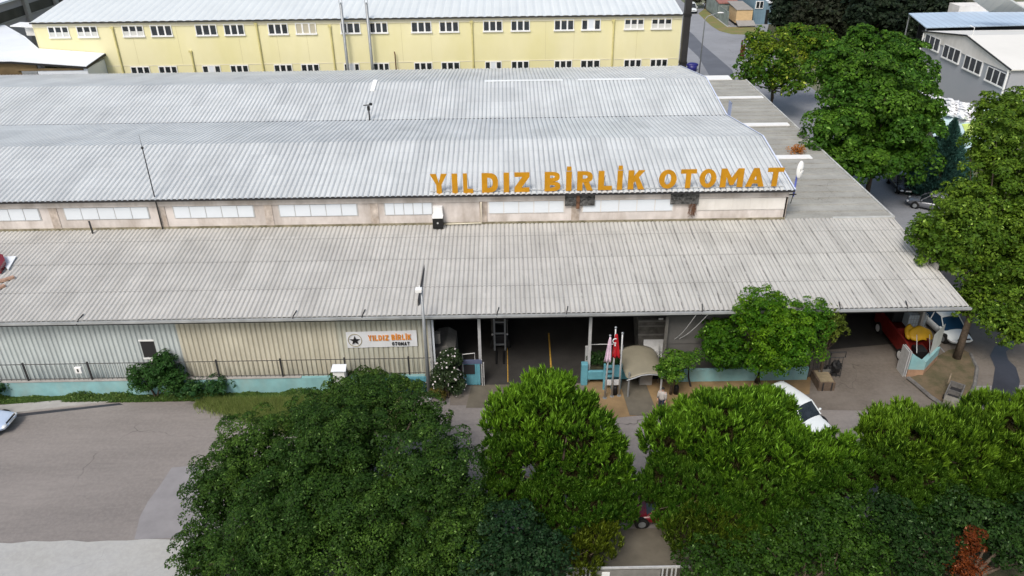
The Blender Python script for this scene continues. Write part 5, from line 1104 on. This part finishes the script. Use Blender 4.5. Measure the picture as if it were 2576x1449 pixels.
# blue-green conifer
def conifer(name, label, base, h, r, n, c0, c1, size=.22, group=None):
    t = thing(name, label, 'tree', (base[0], base[1], 0), group=group); mb = MB(); mb.tube([(base[0], base[1], 0), (base[0], base[1], h*.95)], [.18, .03], 7); build('trunk', mb, 'bark', t)
    u = RNG.random(n)**.7; z = h*(1-u)*.98+.1; a = RNG.random(n)*2*pi; arm = np.floor(a*7/(2*pi)); layer = np.floor(z*2.2)
    rr = r*u*(.62+.38*np.abs(np.sin(a*3.5+layer*2.1)))*(.55+.45*RNG.random(n)**.4)
    P = np.stack([base[0]+rr*np.cos(a), base[1]+rr*np.sin(a), z], 1); N = np.stack([np.cos(a), np.sin(a), np.full(n, .9)], 1)
    d = N+RNG.normal(size=(n, 3))*.3; d /= np.linalg.norm(d, axis=1, keepdims=True); s = np.cross(d, rnd_unit(n)); s /= np.linalg.norm(s, axis=1, keepdims=True)
    quads_mesh('crown', P, d*size*RNG.uniform(.6, 1.3, (n, 1)), s*size*.3, tints(n, RNG.normal(size=n)*.5, c0, c1, .25), 'leaf', t); return t
c_ = PY(2404, 298, 72); conifer('conifer_tree', 'blue-green conifer with pointed tip beside the dark cars', (c_[0], 72), c_[2], 3.9, 24000, (.035, .10, .085), (.12, .24, .20))
c_ = PY(2355, 345, 74); conifer('conifer_tree', 'small blue-green conifer left of the taller one above the black car', (c_[0], 74), c_[2], 2.8, 12000, (.025, .072, .06), (.09, .17, .145))
# big right tree
tree('leafy_tree', 'tall yellow-green tree at the right picture edge with trunk in the planting bed', 'tree', tuple(G(2405, 905)[:2]), [blob(2450, 600, 46, 130, 120), blob(2540, 500, 48, 120, 150), blob(2500, 370, 50, 85, 90), blob(2560, 320, 52, 70, 70), blob(2390, 640, 45, 85, 60), blob(2560, 700, 44, 110, 90), blob(2420, 520, 48, 70, 70), blob(2500, 790, 42, 60, 40), blob(2480, 285, 54, 36, 55), blob(2545, 270, 54, 50, 50), blob(2455, 730, 44, 45, 60), blob(2560, 820, 42.5, 70, 60), blob(2330, 590, 46, 50, 60), blob(2432, 765, 44.3, 38, 42), blob(2600, 620, 45, 90, 200)], dens=62, fill=.3, size=.11, c0=(.048, .105, .008), c1=(.18, .28, .024), r=.2, altp=.22, clump=.24)
# dark background trees at the top
bgs = [(1985, 22, 6, 50), (2050, 10, 7, 62), (2120, 28, 6, 58), (2195, 12, 8, 64), (2255, 35, 6, 50), (2320, 14, 7, 58), (2385, 12, 7, 46), (1998, 62, 4, 36), (2090, 62, 4.5, 46), (2240, 72, 4.5, 46), (2170, 62, 4.5, 44), (2310, 75, 4.5, 40)]
WH = ('nearest the pale trunk', 'above the yellow-tinged tree', 'with brownish crown', 'in the middle of the back row', 'above the big dark tree', 'behind the blue shed corner', 'farthest right', 'lowest at the left end', 'low before the brownish crown', 'low behind the big dark tree', 'low in the middle front', 'low beside the blue shed')
def zblob(x, y, z, r): c = G(x, y, z); k = np.dot(c-CC, FW)/F_; return (c, np.array([r*k, r*k, r*k*.95]))
for i, (x, y, z, r) in enumerate(bgs):
    b = zblob(x, y, z, r); c = b[0]
    tree('dark_tree', 'dark evergreen in the dense far row, '+WH[i], 'tree', (c[0], c[1]), [b, zblob(x+r*.5, y+r*.4, z-1, r*.6), zblob(x-r*.5, y+r*.5, z-1, r*.55)], dens=7, size=.38, c0=(.010, .019, .010) if i not in (1, 2, 8) else (.018, .022, .012), c1=(.03, .05, .022), group='dark trees beyond the far yard', clump=.35, fill=.5)
p0, p1, p2, p3 = G(1925, 96), G(2420, 110), G(2480, -20), G(1955, -20)
sheet('woodland_floor', [tuple(q[:2]) for q in (p0, p1, p2, p3)], 'soil', .02)
for x, y, lb_ in ((1952, 60, 'tall dark tree trunk beside the pale far workshop'),):
    p = G(x, y); tree('cypress_tree', lb_, 'tree', (p[0], p[1]), [((p[0], p[1], 6.5), np.array([1.0, 1.0, 7.]))], dens=14, size=.25, c0=(.012, .022, .012), c1=(.03, .05, .02), r=.5)
p = G(1775, 22); tree('leafy_tree', 'small grey-brown tree beside the white van at the top', 'tree', (p[0], p[1]), [((p[0], p[1], 3.2), np.array([2.6, 2.6, 2.6])), ((p[0]-2, p[1]+1, 2.), np.array([1.5, 1.5, 1.6]))], dens=10, size=.28, c0=(.05, .05, .035), c1=(.12, .12, .08))

# terrace trees
tree('round_crowned_tree', 'bright green tree with several round crowns rising above the terrace', 'tree', tuple(G(1905, 962)[:2]), [blob(1925, 790, 40.2, 82, 62), blob(1980, 850, 39.5, 98, 76), blob(1930, 905, 39.5, 60, 38), blob(1960, 895, 39.6, 70, 40), blob(2040, 800, 40.4, 60, 42), blob(1870, 800, 40.4, 30, 40)], dens=110, size=.075, fill=.3, c0=(.036, .115, .004), c1=(.15, .28, .008), r=.16, clump=.2, var=.2)
tree('round_crowned_tree', 'darker green round tree left of the bright one on the terrace', 'tree', tuple(G(1888, 940)[:2]), [blob(1815, 870, 40.5, 66, 62), blob(1800, 835, 40.8, 42, 36), blob(1835, 900, 40.2, 48, 36)], dens=110, size=.075, fill=.3, c0=(.026, .09, .003), c1=(.10, .21, .007), r=.12, clump=.2, var=.2)
tree('round_crowned_tree', 'olive-tinged small crown at the right end of the terrace trees', 'tree', tuple(G(2060, 955)[:2]), [blob(2092, 805, 40.6, 32, 34), blob(2115, 832, 40.6, 17, 12), blob(2085, 840, 40.6, 22, 24)], dens=100, size=.075, c0=(.08, .12, .015), c1=(.15, .19, .025), r=.1, clump=.22)
tree('young_tree', 'young tree with low round crown on a thin trunk by the canopy', 'tree', tuple(G(1687, 992)[:2]), [blob(1700, 912, 39.6, 42, 26), blob(1668, 930, 39.5, 26, 18), blob(1735, 905, 39.8, 25, 14), blob(1690, 940, 39.4, 35, 10)], dens=120, size=.075, c0=(.04, .12, .01), c1=(.13, .24, .02), r=.075, clump=.25)
def bush(name, label, cat, base, blobs, dens, size, c0, c1, flowers=0, fcol=((.75, .7, .72),), stemr=.05, **k):
    t = thing(name, label, cat, (base[0], base[1], 0)); P, N, V = crown_points(blobs, dens, k.get('clump', .3), .3); leaves(P, N, V, size, c0, c1, 'foliage', t, altp=k.get('altp', .12))
    mb = MB()
    for i in range(5): e = blobs[i % len(blobs)][0]; mb.tube([(base[0]+random.gauss(0, .1), base[1]+random.gauss(0, .1), 0), tuple(e)], [stemr, stemr*.5], 5)
    build('stem', mb, 'bark', t)
    if flowers:
        idx = RNG.integers(0, len(P), flowers); n = flowers; q = P[idx]+N[idx]*.06; cols = np.array([fcol[i % len(fcol)] for i in range(n)])
        nn = N[idx]+rnd_unit(n)*.3+np.array([0, -.4, .2]); nn /= np.linalg.norm(nn, axis=1, keepdims=True); a = np.cross(nn, rnd_unit(n)); a /= np.linalg.norm(a, axis=1, keepdims=True); b = np.cross(nn, a); s = RNG.uniform(.035, .085, (n, 1))
        quads_mesh('flowers', q, a*s, b*s*.8, cols*RNG.uniform(.8, 1.1, (n, 1)), 'petal', t)
    return t
bush('flowering_bush', 'tall dark bush dotted with white flowers beside the street lamp', 'bush', tuple(G(1125, 998)[:2]), [blob(1125, 925, 40.2, 34, 46), blob(1105, 960, 40.0, 28, 34), blob(1145, 965, 40.0, 26, 38), blob(1140, 900, 40.4, 22, 26)], 170, .07, (.022, .042, .016), (.05, .08, .03), flowers=260)
bush('dense_shrub', 'dark green shrub climbing before the square siding opening', 'bush', tuple(G(395, 1000)[:2]), [blob(365, 955, 40.2, 46, 44), blob(415, 935, 40.3, 42, 42), blob(440, 965, 40.1, 38, 34), blob(410, 905, 40.5, 26, 16)], 120, .075, (.022, .07, .014), (.05, .12, .02), flowers=12)
bush('ivy_hedge', 'low dark hedge running right of the shrub along the blue wall', 'hedge', tuple(G(520, 985)[:2]), [blob(485, 975, 40.1, 40, 17), blob(545, 972, 40.1, 38, 14)], 120, .07, (.02, .07, .02), (.05, .11, .02))
bush('weed_clump', 'weedy green clump at the foot of the blue wall at far left', 'bush', tuple(G(5, 985)[:2]), [blob(2, 978, 40.2, 18, 14), blob(-30, 975, 40.2, 24, 18)], 110, .07, (.03, .08, .03), (.06, .12, .03))
bush('ivy_hedge', 'leafy hedge swelling over the blue wall behind the big tree', 'hedge', tuple(G(900, 975)[:2]), [blob(860, 965, 40.0, 50, 18), blob(930, 955, 40.0, 50, 18), blob(1000, 965, 39.9, 45, 18), blob(1045, 972, 39.9, 25, 12)], 120, .075, (.04, .09, .015), (.10, .16, .02))
bush('planter_hedge', 'dark clipped hedge filling the blue planter', 'hedge', (px0+1.4, 41.6), [((px0+.9, 41.6, 1.45), np.array([.55, .5, .5])), ((px0+1.6, 41.6, 1.4), np.array([.6, .5, .5])), ((px0+2.3, 41.6, 1.35), np.array([.5, .45, .45]))], 170, .06, (.018, .05, .012), (.04, .09, .02))
bush('dry_bush', 'orange-brown dry weed growing on the grey side roof', 'bush', tuple(G(2005, 378, zf)[:2]), [(G(2005, 376, zf+.35), np.array([.85, .7, .35]))], 90, .06, (.35, .13, .02), (.5, .24, .05))
bush('yellowing_shrub', 'yellowish-brown low shrub below the flowering bush', 'bush', tuple(G(1108, 995)[:2]), [blob(1105, 990, 39.4, 26, 14)], 140, .06, (.09, .08, .015), (.18, .16, .03))
# weeds along the wall: uncountable
n = 42000; x = RNG.uniform(-46, -7.5, n); y = 39.75+RNG.random(n)*.62; hgt = (.10+.30*np.clip(.5+.5*np.sin(x*.9)+.4*np.sin(x*2.3+1), 0, 1.3))*(.3+.7*(y-39.7)/.65)
P = np.stack([x, y, RNG.random(n)*hgt+.03], 1); N = np.tile([0, -.3, .9], (n, 1))
o = leaves(P, N, RNG.normal(size=n), .055, (.05, .10, .02), (.11, .16, .03), 'weeds', None, loc=(-25, 40, 0)); tag(o, 'strip of low green weeds along the foot of the light blue wall', 'weeds', kind='stuff')
# meadow grass left of the big tree
n = 60000; gx = []; c = G(690, 1000)
x = RNG.uniform(-19.5, -9, n); y = 36.2+RNG.random(n)*3.6; keep = (y-36.0) > (3.4*np.clip((-11.5-x)/8., 0, 1)+RNG.normal(size=n)*.3); x, y = x[keep], y[keep]; n = len(x)
P = np.stack([x, y, np.full(n, .02)], 1); d = np.stack([RNG.normal(size=n)*.25, RNG.normal(size=n)*.25, np.ones(n)], 1); d /= np.linalg.norm(d, axis=1, keepdims=True); s = np.cross(d, rnd_unit(n)); s /= np.linalg.norm(s, axis=1, keepdims=True)
o = quads_mesh('meadow_grass', P, d*RNG.uniform(.15, .5, (n, 1)), s*.018, tints(n, RNG.normal(size=n), (.13, .20, .04), (.30, .34, .13), .2, .45), 'leaf', None, (-14, 38, 0), tri=True); tag(o, 'tall pale green grass between the road and the hedge left of the lamp', 'grass', kind='stuff')
sheet('grass_bed', [(-19.3, 39.75), (-11.2, 36.2), (-6., 36.2), (-6.5, 39.75)], mat('grass_soil', (.16, .17, .07), .95, noise=.3, nscale=1.5), .018)

# foreground trees
tree('leafy_tree', 'huge dark green broadleaf tree filling the lower left centre', 'tree', (-6.5, 27.5), [blob(860, 1130, 30, 160, 130), blob(650, 1150, 30, 130, 110), blob(560, 1240, 28.5, 110, 100), blob(720, 1330, 26.5, 190, 150), blob(950, 1320, 26.5, 190, 150), blob(1090, 1200, 28, 140, 130), blob(930, 1020, 33, 100, 75), blob(1050, 1060, 32, 90, 70), blob(800, 1050, 32, 90, 60), blob(520, 1400, 26, 90, 90), blob(1150, 1380, 25.5, 110, 110), blob(780, 1220, 28, 150, 120), blob(1190, 1290, 27, 80, 80), blob(1020, 1430, 25, 160, 90), blob(700, 1440, 25, 180, 90)], dens=135, size=.066, c0=(.020, .055, .007), c1=(.08, .155, .018), r=.35, clump=.2, altp=.12, asp=.5, fill=.35)
tree('leafy_tree', 'dark broadleaf crown low between the big tree and the first pine', 'tree', (.2, 24.5), [blob(1290, 1340, 25.5, 95, 75), blob(1350, 1410, 24.5, 95, 70), blob(1230, 1430, 24.2, 90, 60)], dens=95, size=.075, c0=(.009, .032, .010), c1=(.035, .08, .024), r=.2, clump=.2)
PC0, PC1 = (.018, .060, .004), (.155, .31, .018)
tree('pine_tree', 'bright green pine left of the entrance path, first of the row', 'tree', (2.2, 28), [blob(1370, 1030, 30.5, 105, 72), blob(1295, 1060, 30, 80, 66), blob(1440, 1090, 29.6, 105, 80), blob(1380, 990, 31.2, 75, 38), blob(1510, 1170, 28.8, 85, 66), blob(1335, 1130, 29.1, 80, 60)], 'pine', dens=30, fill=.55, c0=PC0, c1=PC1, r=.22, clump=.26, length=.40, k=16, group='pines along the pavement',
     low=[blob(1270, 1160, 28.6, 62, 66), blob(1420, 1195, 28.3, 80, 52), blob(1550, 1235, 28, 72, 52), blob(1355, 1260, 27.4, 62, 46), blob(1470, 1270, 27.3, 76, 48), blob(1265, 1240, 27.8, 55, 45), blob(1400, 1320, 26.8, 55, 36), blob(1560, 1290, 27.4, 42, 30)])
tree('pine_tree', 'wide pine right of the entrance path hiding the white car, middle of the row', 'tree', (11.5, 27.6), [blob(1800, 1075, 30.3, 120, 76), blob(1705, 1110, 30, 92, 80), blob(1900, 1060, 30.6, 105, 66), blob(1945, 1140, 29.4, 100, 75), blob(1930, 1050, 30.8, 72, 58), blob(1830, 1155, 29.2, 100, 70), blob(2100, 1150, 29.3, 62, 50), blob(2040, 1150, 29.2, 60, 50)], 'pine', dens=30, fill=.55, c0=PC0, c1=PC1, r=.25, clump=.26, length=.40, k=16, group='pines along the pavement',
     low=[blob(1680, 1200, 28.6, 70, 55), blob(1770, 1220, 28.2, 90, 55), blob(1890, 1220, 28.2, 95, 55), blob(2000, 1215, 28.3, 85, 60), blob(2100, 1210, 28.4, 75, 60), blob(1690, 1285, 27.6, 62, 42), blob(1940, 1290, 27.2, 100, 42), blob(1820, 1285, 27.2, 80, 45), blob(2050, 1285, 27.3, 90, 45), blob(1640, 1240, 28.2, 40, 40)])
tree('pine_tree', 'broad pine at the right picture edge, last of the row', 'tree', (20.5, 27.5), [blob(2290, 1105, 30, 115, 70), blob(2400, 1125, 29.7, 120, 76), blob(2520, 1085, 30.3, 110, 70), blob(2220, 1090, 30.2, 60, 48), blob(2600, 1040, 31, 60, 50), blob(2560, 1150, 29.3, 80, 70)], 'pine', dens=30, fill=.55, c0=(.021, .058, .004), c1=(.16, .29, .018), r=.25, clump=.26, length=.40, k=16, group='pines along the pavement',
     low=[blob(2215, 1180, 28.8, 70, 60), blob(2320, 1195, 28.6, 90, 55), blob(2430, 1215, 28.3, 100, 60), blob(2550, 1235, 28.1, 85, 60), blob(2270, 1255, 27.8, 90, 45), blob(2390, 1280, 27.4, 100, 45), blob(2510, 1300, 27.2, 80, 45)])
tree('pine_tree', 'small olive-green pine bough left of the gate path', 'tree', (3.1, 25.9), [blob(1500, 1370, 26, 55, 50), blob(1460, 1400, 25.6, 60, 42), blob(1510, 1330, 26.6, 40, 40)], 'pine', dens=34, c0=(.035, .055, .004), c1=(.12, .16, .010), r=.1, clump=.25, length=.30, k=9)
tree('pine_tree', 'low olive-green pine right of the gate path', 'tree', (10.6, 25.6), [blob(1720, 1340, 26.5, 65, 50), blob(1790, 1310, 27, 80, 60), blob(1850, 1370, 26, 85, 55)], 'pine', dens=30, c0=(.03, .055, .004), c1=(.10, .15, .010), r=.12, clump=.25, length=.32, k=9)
def bare_branches(parent, pts, base):
    for x, y, Y in pts:
        mb = MB(); e = PY(x, y, Y); s0 = e*.45+np.array(base)*.55; mid = (e+s0)/2+RNG.normal(size=3)*.15
        mb.tube([tuple(s0), tuple(mid), tuple(e)], [.05, .035, .014], 5)
        for j in range(3): q = mid*(1-.3*j)+e*.3*j; mb.tube([tuple(q), tuple(q+rnd_unit(1)[0]*np.array([.5, .3, .35])+np.array([0, -.2, .1]))], [.02, .008], 4)
        build('bare_branch', mb, 'bark', parent)
PN = [o for o in COL.objects if o.get('group') == 'pines along the pavement']
bare_branches(PN[0], ((1400, 1195, 28.0), (1345, 1205, 28.0), (1440, 1215, 27.8), (1500, 1150, 28.2)), (2.4, 28.6, 3.6))
bare_branches(PN[1], ((1660, 1280, 27.2), (1960, 1260, 27.3), (1740, 1265, 27.3)), (11, 28.2, 3.4))
bare_branches(PN[2], ((2430, 1130, 28.9), (2460, 1150, 28.7), (2350, 1240, 27.6)), (20.5, 28.2, 3.8))
tree('leafy_tree', 'green broadleaf shrubbery crown at the lower right centre', 'tree', (12.5, 24), [blob(1800, 1430, 24.6, 110, 60), blob(1930, 1410, 24.8, 110, 70), blob(2040, 1360, 25.3, 100, 75), blob(2150, 1400, 24.8, 110, 80), blob(2120, 1310, 26, 90, 60)], dens=90, size=.075, c0=(.018, .052, .004), c1=(.055, .12, .010), r=.18, clump=.22)
tree('leafy_tree', 'dark broadleaf crown in the lower right corner', 'tree', (21.5, 24), [blob(2300, 1400, 24.8, 110, 80), blob(2240, 1310, 26, 80, 60), blob(2540, 1370, 25.2, 80, 90), blob(2420, 1300, 26.2, 120, 50), blob(2600, 1300, 26, 60, 70)], dens=85, size=.08, c0=(.012, .038, .006), c1=(.04, .09, .014), r=.2, clump=.22)
bush('red_leaved_bush', 'rust-red leafed bush in the lower right corner', 'bush', tuple(G(2440, 1470)[:2]), [blob(2445, 1370, 24.2, 28, 50), blob(2430, 1430, 23.6, 42, 36)], 150, .05, (.10, .022, .004), (.20, .05, .008), altp=.2)

# ------------------------------------------------------------------ person by the young tree
def person(loc, rz):
    r = thing('person', 'dark-haired person in pale clothes standing behind the pine by the entrance path', 'person', loc, rz)
    J = {'pelvis': (0, 0, .95), 'chest': (0, 0, 1.28), 'neck': (0, .0, 1.47), 'head': (0, .02, 1.56), 'crown': (0, .02, 1.66)}
    pts = [(0, 0, .95, .15, .12), (0, 0, 1.12, .135, .11), (0, 0, 1.30, .17, .12), (0, 0, 1.42, .13, .09), (0, 0, 1.48, .055, .055), (0, .01, 1.54, .065, .075), (0, .015, 1.62, .078, .095), (0, .01, 1.69, .06, .075)]
    E_ = [(i, i+1) for i in range(7)]; V_ = [p[:3] for p in pts]; R2_ = [p[3:] for p in pts]
    for s in (-1, 1):
        b = len(V_)
        for p in ((s*.18, 0, 1.40, .055, .055), (s*.23, .01, 1.15, .042, .042), (s*.24, .05, .90, .032, .032), (s*.24, .08, .80, .035, .02)): V_.append(p[:3]); R2_.append(p[3:])
        E_ += [(2, b), (b, b+1), (b+1, b+2), (b+2, b+3)]
        for kf in range(5):
            c = len(V_); dx = (kf-1.5)*.018 if kf < 4 else -s*.035; ll = (.075, .085, .08, .065, .045)[kf]
            V_ += [(s*.24+dx, .09, .78 if kf < 4 else .82), (s*.24+dx*1.2, .10, .78-ll*.6 if kf < 4 else .79)]; R2_ += [(.009, .009), (.007, .007)]; E_ += [(b+3, c), (c, c+1)]
        b = len(V_)
        for p in ((s*.09, 0, .88, .085, .085), (s*.10, .02, .50, .058, .058), (s*.10, -.01, .10, .04, .04), (s*.10, .12, .04, .042, .03)): V_.append(p[:3]); R2_.append(p[3:])
        E_ += [(0, b), (b, b+1), (b+1, b+2), (b+2, b+3)]
    me = bpy.data.meshes.new('body'); me.from_pydata(V_, E_, []); o = bpy.data.objects.new('body', me); COL.objects.link(o); o.parent = r; me.materials.append(M['skin'])
    sk = o.modifiers.new('SKIN', 'SKIN'); ly = me.skin_vertices[0] if me.skin_vertices else None
    if ly is None:
        bpy.context.view_layer.objects.active = o; bpy.context.view_layer.update(); ly = me.skin_vertices[0] if me.skin_vertices else None
    if ly:
        for i, q in enumerate(R2_): ly.data[i].radius = q
        ly.data[0].use_root = True
    o.modifiers.new('SUBSURF', 'SUBSURF').levels = 1
    def shell(name, rows, m):
        mb = MB()
        mb.grid([[(cx+a*cos(t), cy+b*sin(t), z) for t in np.linspace(0, 2*pi, 17)] for cx, cy, z, a, b in rows]); build(name, mb, m, r, smooth=True, local=True, mods=[('SOLIDIFY', {'thickness': .01})])
    shell('shirt', [(0, 0, .86, .19, .15), (0, 0, 1.0, .18, .14), (0, 0, 1.2, .19, .14), (0, 0, 1.36, .2, .13), (0, 0, 1.44, .12, .09), (0, 0, 1.475, .07, .07)], 'cloth')
    for s in (-1, 1):
        shell('sleeve', [(s*.17, 0, 1.42, .07, .075), (s*.215, 0, 1.3, .068, .068), (s*.235, .01, 1.12, .058, .058), (s*.245, .04, .95, .05, .05)], 'cloth')
        shell('trouser_leg', [(s*.09, 0, .93, .105, .12), (s*.1, .01, .7, .085, .09), (s*.1, .01, .5, .072, .075), (s*.1, 0, .12, .06, .06)], 'navy')
        mb = MB(); mb.sphere((s*.1, .07, .05), (.05, .13, .05), 10, 6); build('shoe', mb, 'black', r, smooth=True, local=True)
    mb = MB(); mb.sphere((0, -.012, 1.66), (.092, .108, .095), 14, 10); build('hair', mb, 'hair', r, smooth=True, local=True)
    mb = MB(); mb.sphere((0, .108, 1.60), (.012, .018, .02), 8, 6); build('nose', mb, 'skin', r, smooth=True, local=True)
    mb = MB()
    for s in (-1, 1): mb.sphere((s*.03, .094, 1.625), (.012, .008, .007), 8, 6)
    build('eyes', mb, 'black', r, smooth=True, local=True)
    mb = MB(); mb.sphere((0, .096, 1.565), (.022, .008, .006), 8, 6); build('mouth', mb, 'darkred', r, smooth=True, local=True)
p = G(1662, 1033); person((p[0], p[1], 0), radians(150))
